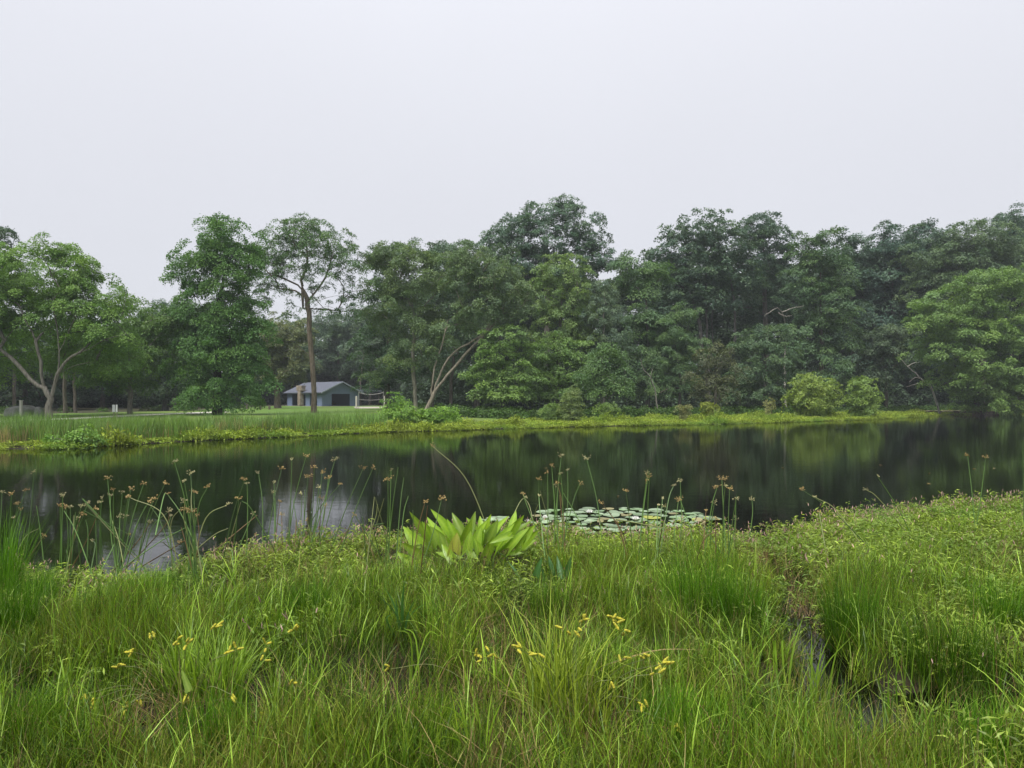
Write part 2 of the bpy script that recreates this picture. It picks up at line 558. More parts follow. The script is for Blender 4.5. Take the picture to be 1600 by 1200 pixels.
def ground_h(x, y):
    x = np.asarray(x, float)
    y = np.asarray(y, float)
    tn = ynear(x) - y
    hn = .02 + .03 * np.clip(tn, 0, 3) / 3 + .05 * (noise2(x, y, 1.7, 3) - .3) + .10 * sstep(3.6, 8, tn) + .2 * sstep(8, 40, tn)
    hn = hn - .22 * puddle(x, y)
    hn = np.where(tn < .6, hn * sstep(-.1, .6, tn) - .25 * sstep(.15, -.8, tn), hn)
    tf = y - yfar(x)
    hf = .10 * sstep(0, 1.2, tf) + .46 * sstep(2, 30, tf) + .12 * (noise2(x, y, .12, 5) - .5) * sstep(8, 30, tf) + 2.5 * sstep(150, 900, tf)
    hf = np.where(tf < 0, -.5 * sstep(0, -2.5, tf), hf)
    return np.where(tn > -1.2, np.where(tf > 0, np.maximum(hn, hf), hn), hf)

def gz(x, y):
    return float(ground_h(np.array([x]), np.array([y]))[0])

def axis(lo, hi, fine, a, b, mid, grow=1.25):
    v = list(np.arange(a, b + 1e-6, fine))
    s = mid
    x = b
    while x < hi:
        x += s
        s *= grow if x > 130 else 1
        v.append(x)
    s = mid
    x = a
    left = []
    while x > lo:
        x -= s
        s *= grow if x < -90 else 1
        left.append(x)
    return np.array(left[::-1] + v)

gx = axis(-900, 900, .17, -10, 12.5, 1.3)
gy = axis(-200, 1200, .17, 2, 13, 1.0)
GX, GY = np.meshgrid(gx, gy)
GZ = ground_h(GX.ravel(), GY.ravel()).reshape(GX.shape)
nxg = len(gx)
idx = np.arange(GX.size).reshape(GX.shape)
quads = np.stack([idx[:-1, :-1], idx[:-1, 1:], idx[1:, 1:], idx[1:, :-1]], -1).reshape(-1, 4)
cxq = (GX[:-1, :-1] + GX[1:, 1:]).ravel() / 2
cyq = (GY[:-1, :-1] + GY[1:, 1:]).ravel() / 2
pxq = 800 + F * cxq / np.maximum(cyq, 1)
tfq = cyq - yfar(cxq)
edge = np.interp(pxq, [-400, 0, 60, 300, 370, 440, 600, 640, 700, 800, 1000, 1230, 1400, 1520, 1700], [62, 62, 62, 80, 100, 125, 125, 90, 60, 58, 62, 72, 88, 96, 99])
lawn_m = (tfq > 1.0) & (cyq < edge) & (cyq > 20)
forest_m = (tfq > 1.0) & ~lawn_m
pts = np.stack([GX.ravel(), GY.ravel(), GZ.ravel()], -1)
def sub_sheet(name, mask, mat, label, cat):
    q = quads[mask]
    u, inv = np.unique(q, return_inverse=True)
    mb = MB()
    mb.add(pts[u], inv.reshape(q.shape))
    o = mb.build(name, mat, smooth=True)
    return tag(o, label, cat, kind='structure')
sub_sheet('ground', ~(lawn_m | forest_m), M['mud'], 'wet dark mud of the marshy near bank and the pond bed', 'ground')
sub_sheet('lawn', lawn_m, M['lawn'], 'mown green lawn between the reeds and the wood', 'lawn')
sub_sheet('forest_floor', forest_m, M['forest_floor'], 'dark leaf litter under the trees of the wood', 'ground')

mb = MB()
mb.add([(-400, -10, 0), (400, -10, 0), (400, 105, 0), (-400, 105, 0)], [[0, 1, 2, 3]])
tag(mb.build('pond_water', M['water']), 'dark still pond water reflecting the wood', 'water', kind='structure')

# pale path across the lawn
def ribbon(name, cl, w, mat, label, cat, dz=.03):
    P = curve_pts(np.array([[x, y, 0] for x, y in cl]), 60)
    T = nrm(np.gradient(P, axis=0))
    S = np.stack([-T[:, 1], T[:, 0], 0 * T[:, 0]], -1)
    mb = MB()
    V = []
    for k in (-.5, -.17, .17, .5):
        q = P + S * w * k
        q[:, 2] = ground_h(q[:, 0], q[:, 1]) + dz + (.02 if abs(k) < .3 else 0)
        V.append(q)
    V = np.stack(V, 1).reshape(-1, 3)
    i = np.arange(59)[:, None] * 4
    j = np.arange(3)[None]
    f = np.stack([i + j, i + j + 1, i + 4 + j + 1, i + 4 + j], -1).reshape(-1, 4)
    mb.add(V, f)
    return tag(mb.build(name, mat, smooth=True), label, cat, kind='structure')
def lawn_at(px, py):
    d = 40.0
    for _ in range(30):
        z = gz((px - 800) / F * d, d)
        d = .5 * d + .5 * (EYE - z) * F / (py - HY)
    return (px - 800) / F * d, d
ribbon('path', [lawn_at(-60, 662), lawn_at(60, 657), lawn_at(130, 653.5), lawn_at(200, 650), lawn_at(280, 646.5), lawn_at(345, 644)], 2.4, M['path'], 'pale gravel path crossing the lawn behind the reeds', 'path')

# ------------------------------------------------------------------ trees
def lobe_sprays(lobes, d, dens, sr, squash=.85, seed=0, depth=1.0):
    g = np.random.default_rng(seed)
    C, O = [], []
    for lb in lobes:
        cx, cy_, rx, ry = lb[:4]
        dy = lb[4] if len(lb) > 4 else 0
        k = lb[5] if len(lb) > 5 else 1
        c = px2w(cx, cy_, d + dy)
        s = (d + dy) / F
        r = np.array([rx * s, max(rx, .6 * ry) * s * squash * depth, ry * s])
        area = 4 * math.pi * ((r[0] * r[1]) ** 1.6 + (r[0] * r[2]) ** 1.6 + (r[1] * r[2]) ** 1.6) ** (1 / 1.6) / 3 ** (1 / 1.6)
        n = max(4, int(dens * k * area / (math.pi * sr * sr)))
        u = nrm(g.normal(size=(n, 3)))
        u[:, 2] = np.where(u[:, 2] < -.25, u[:, 2] * .6, u[:, 2])
        rad = 1 - .5 * g.random(n) ** 1.7
        rad *= .78 + .42 * noise2(u[:, 0] * 2 + cx, u[:, 2] * 2 + u[:, 1] * 1.3 + cy_, 2.3, seed)
        out_ = g.random(n) < .13
        rad = np.where(out_, g.uniform(.95, 1.28, n), rad)
        C.append(c + u * r * rad[:, None])
        O.append(u)
    return np.concatenate(C), np.concatenate(O)

def spray_leaves(mb, C, O, sr, Lf, cover, g, droop=.3, up=.85, jit=.5, tri=False):
    m = max(4, int(cover * math.pi * sr * sr / (.30 * Lf * Lf)))
    S = len(C)
    N = nrm(O * .55 + np.array([0, 0, up]) + g.normal(size=(S, 3)) * .28)
    a = nrm(np.cross(N, g.normal(size=(S, 3))))
    b = np.cross(N, a)
    r_s = sr * g.uniform(.6, 1.3, S)
    th = g.uniform(0, 2 * math.pi, (S, m))
    rho = np.sqrt(g.random((S, m))) * g.uniform(.75, 1.1, (S, m))
    e = (np.cos(th)[..., None] * a[:, None] + np.sin(th)[..., None] * b[:, None])
    P = C[:, None] + e * (rho * r_s[:, None])[..., None]
    P += N[:, None] * (g.normal(size=(S, m)) * .13 * sr - droop * rho ** 2 * r_s[:, None])[..., None]
    P[..., 2] -= droop * .4 * (rho * r_s[:, None])
    n = nrm(N[:, None] + g.normal(size=(S, m, 3)) * jit)
    D = nrm(e + g.normal(size=(S, m, 3)) * .6 - np.array([0, 0, .25]))
    tint = np.clip(g.normal(.35, .3, S), 0, 1)[:, None] + g.normal(0, .1, (S, m))
    leaves(mb, P.reshape(-1, 3), n.reshape(-1, 3), D.reshape(-1, 3), Lf * g.uniform(.7, 1.3, S * m), Lf * g.uniform(.5, .75, S * m), 0, tint.ravel(), tri=tri)

class Skel:
    def __init__(self):
        self.P, self.par = [], []
    def add(self, p, parent):
        self.P.append(np.asarray(p, float))
        self.par.append(parent)
        return len(self.P) - 1

def grow(stems, targets, base, trunk_r, tip_r, g, free_from=.25, gamma=.45):
    """branch skeleton: given stem polylines, then every target joins the nearest suitable node"""
    sk = Skel()
    for si, (pl, _) in enumerate(stems):
        n = max(4, int(np.sum(np.linalg.norm(np.diff(pl, axis=0), axis=1)) / .7) + 1)
        Q = curve_pts(pl, n)
        if si == 0:
            last = sk.add(Q[0], -1)
        else:
            A = np.array(sk.P)
            last = int(np.argmin(np.linalg.norm(A - Q[0], axis=1)))
        for q in Q[1:]:
            last = sk.add(q + g.normal(size=3) * .03, last)
    nst = len(sk.P)
    P0 = np.array(sk.P)
    top = max(P0[:, 2])
    zmin = base[2] + free_from * (top - base[2])
    order = np.argsort([np.min(np.linalg.norm(P0 - t, axis=1)) for t in targets])
    CAP = nst + 5 * len(targets) + 10
    A = np.zeros((CAP, 3))
    A[:nst] = P0
    ok = np.zeros(CAP, bool)
    ok[:nst] = P0[:, 2] >= zmin
    if not ok.any():
        ok[:nst] = True
    cnt = nst
    for ti in order:
        t = targets[ti]
        v = t - A[:cnt]
        dist = np.linalg.norm(v, axis=1)
        hor = np.linalg.norm(v[:, :2], axis=1)
        cost = dist + np.maximum(0, .35 * hor - v[:, 2]) * 1.1
        cost[~ok[:cnt]] = 1e9
        k = int(np.argmin(cost))
        a = A[k]
        m = max(1, min(4, int(dist[k] / .7)))
        mid = (a + t) / 2 + np.array([0, 0, .10 * dist[k]]) + g.normal(size=3) * .08 * dist[k]
        last = k
        for i in range(1, m + 1):
            s = i / m
            q = (1 - s) ** 2 * a + 2 * s * (1 - s) * mid + s * s * t
            sk.add(q, last)
            last = cnt
            A[cnt] = q
            ok[cnt] = True
            cnt += 1
    n = len(sk.P)
    w = np.zeros(n)
    kids = [[] for _ in range(n)]
    for i in range(n - 1, -1, -1):
        if not kids[i]:
            w[i] = 1
        p = sk.par[i]
        if p >= 0:
            w[p] += w[i]
            kids[p].append(i)
    gm = min(max(math.log(trunk_r / tip_r) / math.log(max(w[0], 2)), .3), .72)
    rad = tip_r * w ** gm
    rad *= trunk_r / rad[0]
    rad = np.maximum(rad, tip_r * .6)
    rad[0] *= 1.35
    if n > 1:
        rad[1] *= 1.08
    return sk, kids, rad, w

def skel_mesh(mb, sk, kids, rad, w, rmin):
    starts = [(0, None)]
    while starts:
        i, frm = starts.pop()
        chain = [] if frm is None else [frm]
        rr = [] if frm is None else [rad[i]]
        while True:
            chain.append(i)
            rr.append(rad[i])
            ks = sorted(kids[i], key=lambda k: -w[k])
            for k in ks[1:]:
                starts.append((k, i))
            if not ks:
                break
            i = ks[0]
        rr = np.array(rr)
        keep = np.nonzero(rr >= rmin)[0]
        if len(keep) < 2:
            continue
        e = keep[-1] + 1
        r0 = rr[0]
        nn = 9 if r0 > .22 else 6 if r0 > .08 else 4 if r0 > .04 else 3
        tube(mb, [sk.P[c] for c in chain[:e]], rr[:e], nn, cap=False)

LEAFK = 1.75
COLS = {
    'mid': (.060, .120, .030), 'light': (.085, .160, .034), 'bright': (.105, .190, .040), 'dark': (.030, .068, .026), 'deep': (.022, .050, .024),
    'blue': (.036, .080, .044), 'bluel': (.062, .115, .062), 'olive': (.080, .110, .032), 'brown': (.075, .085, .035), 'grey': (.06, .095, .045)}
NTRI = [0]
def tree(name, label, d, basepx, lobes, col, stems=None, cat='tree', group=None, trunk_r=.22, bark=(.16, .145, .12), sr=None, Lf=None, dens=1.05, cover=.85,
         ntar=None, rmin=None, droop=.3, free=.25, tip=.02, up=.85, jit=.5, squash=.85, basey=None, crown_name='crown', trunk_name='trunk', gamma=.45, top_frac=.75, zcut=.25):
    seed = abs(hash((basepx, int(d * 10), len(lobes)))) % 100000 if False else int(basepx * 7 + d * 13 + len(lobes) * 101) % 100000
    g = np.random.default_rng(seed)
    d0 = d if basey is None else basey
    bx = (basepx - 800) / F * d0
    bz = gz(bx, d0)
    base = np.array([bx, d0, bz])
    sr = sr or (.62 if d < 60 else .75 if d < 80 else .95)
    Lf = Lf or (.21 if d < 60 else .26 if d < 80 else .36)
    if crown_name == 'crown':
        sr *= g.uniform(.72, 1.15)
        Lf *= g.uniform(.62, .84)
        up *= g.uniform(.6, 1.35)
        droop *= g.uniform(.6, 1.7)
        jit *= g.uniform(.8, 1.3)
    C, O = lobe_sprays(lobes, d, dens, sr, squash, seed)
    keep = C[:, 2] > bz + zcut
    C, O = C[keep], O[keep]
    if stems is None:
        zt = np.max(C[:, 2])
        cxm = np.mean(C[:, 0])
        pl = [base - [0, 0, .15], base + [g.normal() * .1, g.normal() * .1, (zt - bz) * .3], np.array([bx * .6 + cxm * .4, d0, bz + (zt - bz) * .55]), np.array([bx * .35 + cxm * .65, (d + d0) / 2, bz + (zt - bz) * top_frac])]
        st = [(np.array(pl), 1)]
    else:
        st = []
        for s in stems:
            pl = []
            for q in s:
                off = q[2] if len(q) > 2 else 0
                pl.append(px2w(q[0], q[1], d0 + off))
            st.append((np.array(pl), 1))
        st[0][0][0] = base - np.array([0, 0, .15])
    nt_ = ntar or min(len(C), 170 if d < 80 else 110)
    sel = g.permutation(len(C))[:nt_]
    sk, kids, rad, w = grow(st, C[sel], base, trunk_r, tip, g, free, gamma)
    root = empty(name, base, label, cat, group)
    tb = MB()
    skel_mesh(tb, sk, kids, rad, w, rmin if rmin is not None else (.018 if d < 70 else .028))
    t = tb.build(trunk_name, M['bark'], root, smooth=True)
    t.color = (*bark, 1)
    cb = MB()
    spray_leaves(cb, C, O, sr, Lf, cover, g, droop, up, jit, tri=d >= 64)
    c = cb.build(crown_name, M['leaf'], root)
    cc = COLS[col] if isinstance(col, str) else col
    c.color = (cc[0] * LEAFK * .98 + .004, cc[1] * LEAFK * .96, cc[2] * LEAFK * 1.1 + .005, 1)
    NTRI[0] += 2 * sum(len(f) for f, _ in cb.Fc) + 2 * sum(len(f) for f, _ in tb.Fc)
    return root

GREYB = (.20, .19, .165)
# ---- trees that stand on the lawn
tree('maple_tree', 'spreading maple with several pale stems forking low, beside the boulders', 51, 76,
     [(60, 430, 85, 50), (0, 470, 75, 70), (140, 465, 62, 48), (60, 500, 110, 50, 2), (165, 515, 50, 50), (-15, 545, 70, 40, 4), (125, 560, 75, 26, 5), (188, 478, 22, 22, 0, .7), (80, 388, 42, 18, 0, .7), (185, 560, 40, 42, 2), (-60, 480, 70, 80), (10, 580, 40, 22, 5, .7), (130, 420, 40, 22, 0, .7)], 'light',
     stems=[[(76, 656), (77, 630), (86, 602), (92, 565), (90, 520), (82, 470)], [(78, 628), (68, 600), (63, 565), (52, 525), (30, 480)], [(90, 580), (112, 556), (140, 545), (168, 528)], [(70, 612), (48, 594), (30, 572), (0, 545)], [(92, 590), (108, 574), (140, 567)], [(92, 550), (108, 520), (125, 480)]],
     trunk_r=.22, bark=(.16, .15, .13), free=.5, ntar=220, basey=49.5)
tree('maple_tree', 'small maple with a pale straight trunk, between the spreading maple and the grey beech', 60, 203,
     [(205, 515, 55, 42), (245, 498, 46, 28), (285, 515, 36, 40), (190, 565, 60, 45), (240, 545, 45, 50), (160, 590, 40, 25), (215, 600, 30, 22, 0, .6), (130, 555, 40, 40, 3)], 'mid',
     stems=[[(203, 648), (203, 620), (204, 590), (206, 540)]], trunk_r=.2, bark=(.24, .225, .19))
tree('beech_tree', 'dark grey green beech with layers drooping near the ground, at the path end', 78, 258,
     [(258, 560, 40, 50), (245, 600, 48, 35), (285, 590, 40, 45), (225, 585, 30, 40), (270, 525, 32, 30)], (.042, .075, .042), trunk_r=.3, droop=.7, bark=(.10, .10, .09))
tree('tupelo_tree', 'tall dense green tree with foliage down to the reeds, left of the lacy oak', 60, 340,
     [(352, 372, 44, 34), (320, 400, 52, 36), (375, 405, 44, 38), (300, 425, 34, 28, 0, .8), (345, 440, 52, 30), (336, 472, 54, 36), (320, 500, 40, 30), (335, 525, 56, 48), (345, 580, 64, 48), (380, 545, 45, 45), (300, 560, 36, 60), (345, 618, 66, 26), (400, 590, 30, 40), (405, 520, 34, 44, 0, .8), (398, 440, 22, 26, 0, .6), (370, 500, 44, 40), (330, 352, 18, 12, 0, .6)], (.055, .125, .030),
     stems=[[(340, 645), (341, 600), (338, 540), (340, 480), (350, 430), (352, 380)]], trunk_r=.42, bark=(.07, .065, .055), free=.08, zcut=.5)
tree('oak_tree', 'tall straight lacy oak with a bare trunk and umbrella crown, in front of the pavilion', 68, 491,
     [(470, 365, 56, 24, 0, 1), (430, 392, 38, 30, 0, .95), (508, 382, 50, 30, 0, 1), (545, 405, 34, 36, 0, 1), (415, 415, 34, 36, 0, .9), (470, 408, 50, 26, 0, .7), (420, 435, 30, 30, 0, .7), (505, 435, 48, 22, 0, .6), (540, 460, 26, 22, 0, .5), (508, 480, 30, 18, 0, .5), (450, 465, 26, 18, 0, .35), (475, 350, 40, 14, 0, .7), (552, 485, 16, 12, 0, .4), (402, 460, 24, 28, 0, .6), (575, 440, 16, 22, 0, .4), (450, 490, 22, 12, 0, .3)], (.050, .105, .034),
     stems=[[(491, 645), (490, 600), (486, 550), (483, 500), (480, 470), (473, 450), (468, 420)], [(483, 485), (500, 470), (525, 462), (550, 464)], [(481, 470), (498, 450), (512, 425), (520, 395)], [(482, 495), (505, 478), (520, 480)], [(474, 452), (455, 440), (430, 430)], [(470, 440), (480, 410), (478, 375)], [(487, 560), (472, 545), (460, 540)]],
     trunk_r=.25, bark=(.20, .165, .125), dens=.8, sr=.6, Lf=.23, cover=.62, ntar=330, rmin=.014, tip=.018, free=.72, jit=.6)
tree('oak_tree', 'smaller brownish green oak with forked pale trunk, beside the stone chimney', 100, 434,
     [(432, 520, 36, 34), (420, 555, 40, 34), (462, 560, 34, 38), (440, 585, 44, 22, 0, .7), (400, 540, 26, 40), (470, 520, 26, 24)], (.07, .095, .034),
     stems=[[(434, 637), (433, 610), (430, 590), (424, 560)], [(433, 606), (440, 580), (446, 550)]], trunk_r=.42, bark=(.22, .185, .145))

# ---- wood to the right of the pavilion
tree('birch_tree', 'slender birch with a thin pale trunk, left of the two leaning stems', 70, 650,
     [(625, 405, 46, 28), (600, 440, 40, 40), (650, 440, 46, 40), (620, 490, 52, 40), (670, 500, 40, 40), (600, 400, 24, 18, 0, .8), (630, 550, 45, 34, 0, .7), (600, 580, 36, 26, 0, .5), (690, 420, 34, 30), (680, 555, 30, 30, 0, .6)], (.066, .112, .040),
     stems=[[(650, 636), (647, 600), (645, 560), (647, 500), (640, 450)], [(646, 510), (662, 480), (680, 458)], [(646, 490), (632, 455)]], trunk_r=.2, bark=(.30, .28, .23), dens=.9)
tree('oak_tree', 'dark oak with upright leaf tips rising behind the slender birch', 84, 605,
     [(610, 400, 32, 26), (590, 430, 30, 40), (640, 392, 30, 18), (600, 480, 38, 46), (585, 540, 34, 40), (630, 560, 50, 50), (580, 590, 30, 24), (690, 400, 40, 26)], 'dark', trunk_r=.32)
tree('willow_tree', 'tree leaning far over with two long pale bare stems, behind the green shrubs', 67, 664,
     [(790, 450, 44, 30), (755, 480, 44, 34), (815, 475, 34, 32), (770, 425, 46, 26), (725, 440, 38, 34), (725, 500, 34, 30, 0, .6), (800, 515, 32, 24, 0, .7), (690, 530, 26, 34, 0, .4), (735, 400, 40, 22)], (.068, .115, .05),
     stems=[[(664, 637), (682, 608), (705, 580), (735, 545), (765, 515), (785, 490)], [(676, 614), (690, 580), (705, 555), (735, 535), (758, 518), (770, 490)], [(672, 622), (677, 590), (680, 570), (690, 540), (700, 500)]], trunk_r=.2, bark=(.30, .265, .21), free=.55, dens=.9, gamma=.36)
tree('oak_tree', 'rounded grey green oak dome standing behind the leaning willow', 82, 745,
     [(720, 400, 40, 24), (765, 415, 48, 30), (735, 450, 60, 40), (700, 470, 40, 50), (790, 470, 40, 45), (740, 510, 60, 40), (690, 560, 44, 50), (730, 580, 50, 40)], (.045, .085, .044), trunk_r=.34)
tree('oak_tree', 'tallest tree of the wood, its dark lobed crown rising far above its neighbours', 96, 855,
     [(860, 335, 46, 26, 0, .8), (900, 350, 42, 30, 0, .8), (810, 355, 46, 24, 0, .8), (790, 385, 42, 28), (850, 380, 60, 34), (920, 375, 34, 24, 0, .7), (930, 405, 36, 28), (880, 420, 60, 34), (820, 420, 50, 36), (885, 318, 24, 12, 0, .7), (770, 370, 20, 14, 0, .6)], (.038, .082, .042), trunk_r=.42, Lf=.34, rmin=.03)
tree('cherry_tree', 'pointed light green tree below the tallest crown, behind the bluish pine', 76, 872,
     [(870, 430, 34, 28), (905, 430, 22, 30), (850, 470, 36, 38), (895, 480, 36, 40), (865, 520, 44, 34), (910, 530, 30, 34), (880, 405, 16, 12, 0, .7)], (.085, .145, .042), trunk_r=.22)
tree('dogwood_tree', 'bright layered dogwood with flat tiers of leaves, right of the leaning stems', 66, 785,
     [(785, 530, 40, 22, 0, .8), (770, 560, 42, 20, 0, .8), (805, 585, 48, 22), (765, 595, 40, 26), (790, 615, 60, 18), (830, 550, 24, 20, 0, .7), (748, 580, 24, 16, 0, .6)], (.085, .155, .040), trunk_r=.16, droop=.45, up=1.2, bark=(.09, .085, .075))
tree('beech_tree', 'mid green young beech with layered bright sprays, behind the round willow bush', 70, 872,
     [(870, 545, 40, 24), (885, 580, 48, 26), (850, 590, 40, 26), (870, 612, 60, 20), (905, 555, 30, 24), (845, 560, 26, 22)], (.078, .145, .036), trunk_r=.15, up=1.1, bark=(.09, .085, .075))
tree('pine_tree', 'pale bluish pine with a thin straight grey trunk, above the small bright maple', 75, 943,
     [(943, 462, 26, 26), (940, 495, 36, 24), (948, 525, 38, 24, 0, .8), (930, 550, 30, 16, 0, .5), (962, 548, 26, 18, 0, .5)], (.072, .118, .072),
     stems=[[(943, 633), (942, 590), (943, 540), (943, 470)]], trunk_r=.14, Lf=.2, sr=.6, bark=(.26, .25, .22), dens=.9)
tree('maple_tree', 'small bright maple on several thin stems, right of the round willow bush', 63, 940,
     [(940, 560, 28, 22), (925, 590, 34, 18), (965, 585, 34, 20), (945, 605, 44, 14, 0, .7), (985, 600, 22, 14, 0, .6), (955, 548, 18, 14, 0, .7)], (.065, .125, .045),
     stems=[[(940, 634), (943, 610), (941, 580)], [(940, 633), (934, 612), (928, 595)], [(940, 633), (950, 612), (956, 590)], [(940, 633), (962, 612), (970, 592)]], trunk_r=.10, up=1.2, bark=(.22, .21, .18), gamma=.3)
tree('maple_tree', 'slim mid green maple between the bluish pine and the great oak dome', 80, 1012,
     [(1000, 440, 34, 34), (1025, 430, 26, 30), (1005, 490, 42, 40), (1030, 520, 36, 40), (990, 550, 40, 40), (1020, 580, 44, 36), (975, 410, 24, 18)], (.055, .11, .042), trunk_r=.24)
tree('oak_tree', 'great dark oak dome on grey trunks, the broadest rounded crown of the wood', 93, 1108,
     [(1100, 360, 54, 30), (1060, 390, 50, 34), (1130, 385, 50, 36), (1030, 415, 36, 30), (1090, 420, 60, 40), (1150, 430, 44, 36), (1060, 455, 50, 34), (1110, 470, 50, 26, 0, .6), (1040, 480, 36, 34)], (.040, .080, .044),
     stems=[[(1108, 634), (1106, 560), (1104, 500), (1103, 440), (1105, 390)], [(1106, 580), (1114, 540), (1113, 490), (1130, 430)], [(1107, 600), (1144, 545), (1148, 490), (1140, 420)], [(1107, 580), (1096, 540), (1092, 500), (1070, 440)]], trunk_r=.42, bark=(.15, .14, .125))
tree('oak_tree', 'second dark oak dome close against the great dome on its right', 97, 1195,
     [(1185, 355, 42, 24), (1205, 375, 36, 34), (1180, 400, 50, 40), (1210, 430, 34, 40), (1190, 470, 50, 40), (1230, 420, 24, 36)], (.036, .075, .043), trunk_r=.36)
tree('maple_tree', 'dark leafy understory maple with light tips under the great oak dome', 78, 1062,
     [(1065, 490, 28, 20, 0, .8), (1050, 520, 36, 26), (1075, 545, 34, 26, 0, .8), (1040, 560, 34, 30), (1020, 605, 40, 24), (1060, 590, 40, 30)], (.058, .112, .042), trunk_r=.16)
tree('oak_tree', 'olive brown small oak with thin foliage above the yellow shrub', 70, 1118,
     [(1115, 560, 34, 20, 0, .8), (1135, 585, 30, 24, 0, .8), (1100, 595, 34, 22, 0, .8), (1120, 615, 40, 18, 0, .7), (1128, 545, 18, 16, 0, .7)], (.050, .068, .028), trunk_r=.14, cover=.6)
tree('beech_tree', 'broad dark green beech low behind the tan tufted clump', 76, 1200,
     [(1180, 535, 40, 24), (1205, 560, 44, 28), (1175, 585, 44, 28), (1215, 600, 40, 28), (1180, 615, 50, 18), (1215, 520, 26, 18)], (.052, .098, .045), trunk_r=.2)
tree('maple_tree', 'tall mid green maple rising behind the big yellow green bushes', 86, 1282,
     [(1285, 400, 34, 32), (1265, 440, 40, 40), (1310, 430, 30, 40), (1290, 490, 48, 44), (1260, 530, 44, 44), (1315, 520, 30, 50), (1285, 580, 50, 40), (1250, 390, 28, 24), (1295, 370, 20, 14)], (.05, .10, .040), trunk_r=.3)
for (x, top, w_, lab, c) in ((1330, 362, 42, 'dark narrow treetop directly right of the tall mid green maple', (.036, .075, .044)), (1395, 352, 44, 'dark bluish treetop in the middle of the even row at the back of the wood', (.034, .074, .046)), (1450, 348, 46, 'dark rounded treetop at the end of the back row, beside the olive oak', (.033, .07, .042))):
    tree('oak_tree', lab, 103, x, [(x, top + 30, w_, 30), (x - 20, top + 70, w_, 44), (x + 24, top + 75, w_, 46), (x, top + 140, w_ * 1.2, 60), (x, top + 210, w_ * 1.2, 50), (x - 8, top + 8, w_ * .4, 12)], c, group='back row of the wood', trunk_r=.36, Lf=.4, sr=1.05)
tree('beech_tree', 'shaded understory beech with grey green layers over the dead leaning tree', 88, 1385,
     [(1370, 540, 42, 26), (1400, 560, 40, 24), (1360, 580, 40, 30), (1390, 525, 34, 20), (1345, 600, 30, 26), (1410, 520, 24, 16)], (.04, .072, .034), trunk_r=.2)
tree('oak_tree', 'light olive oak crown above and behind the overhanging maple', 98, 1535,
     [(1530, 370, 54, 26), (1500, 395, 50, 26), (1565, 390, 44, 26), (1480, 425, 46, 28), (1540, 420, 60, 30), (1440, 400, 34, 24), (1450, 455, 40, 40), (1500, 470, 60, 40)], (.055, .098, .044), trunk_r=.4)
tree('oak_tree', 'flat topped dark oak rising at the corner beyond the olive crown', 106, 1590,
     [(1585, 340, 40, 16, 0, .8), (1615, 365, 50, 30), (1575, 375, 40, 24), (1640, 350, 40, 26), (1620, 430, 60, 50), (1620, 520, 60, 60)], (.036, .076, .043), trunk_r=.36)
tree('maple_tree', 'big light green maple overhanging the water on long layered boughs', 78, 1535,
     [(1500, 470, 60, 26), (1540, 445, 48, 24), (1590, 440, 50, 30), (1460, 500, 48, 26, 0, .8), (1520, 515, 70, 32), (1590, 520, 60, 50), (1480, 550, 56, 26, 0, .8), (1550, 570, 70, 34), (1620, 590, 60, 50), (1500, 590, 50, 22, 0, .7), (1560, 610, 60, 26), (1545, 632, 50, 12), (1650, 480, 50, 60), (1430, 480, 22, 12, 0, .6), (1445, 525, 20, 12, 0, .5)], (.082, .150, .038),
     stems=[[(1535, 645), (1530, 600), (1525, 560), (1530, 500), (1545, 460)], [(1530, 610), (1510, 575), (1485, 545), (1465, 515)], [(1532, 620), (1560, 580), (1590, 540), (1610, 500)], [(1528, 570), (1505, 530), (1490, 490)]], trunk_r=.34, bark=(.12, .11, .09), basey=84, dens=.95, up=1.05, ntar=220, droop=.4, zcut=.4)
# ---- wood behind and to the left of the lawn
tree('oak_tree', 'tall dark tree whose top shows over the spreading maple at the picture edge', 74, -12,
     [(-5, 372, 30, 22), (-30, 400, 50, 40), (-60, 450, 60, 60), (0, 430, 36, 30), (-40, 520, 60, 60)], (.033, .07, .036), trunk_r=.36)
tree('oak_tree', 'distant dark treetop in the gap between small maple and dense tall tree', 98, 272,
     [(262, 485, 26, 18), (285, 495, 30, 24), (240, 500, 30, 22), (265, 530, 50, 40), (300, 520, 40, 50), (270, 590, 50, 40)], (.045, .088, .046), trunk_r=.3)
for i, (x, top, dd, w_, c, lab) in enumerate((
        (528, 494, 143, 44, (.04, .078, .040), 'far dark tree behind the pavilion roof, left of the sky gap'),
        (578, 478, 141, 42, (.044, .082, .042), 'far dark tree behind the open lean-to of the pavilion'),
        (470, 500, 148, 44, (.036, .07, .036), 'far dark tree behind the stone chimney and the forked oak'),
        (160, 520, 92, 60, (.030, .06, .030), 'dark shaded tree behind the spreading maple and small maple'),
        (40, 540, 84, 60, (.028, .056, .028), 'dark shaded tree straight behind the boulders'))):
    tree('oak_tree', lab, dd, x, [(x, top + 14, w_, 20), (x - w_ * .5, top + 40, w_, 34), (x + w_ * .5, top + 40, w_, 34), (x, top + 70, w_ * 1.3, 36)], c, group='trees at the back of the lawn', trunk_r=.28, Lf=.42, sr=1.1)
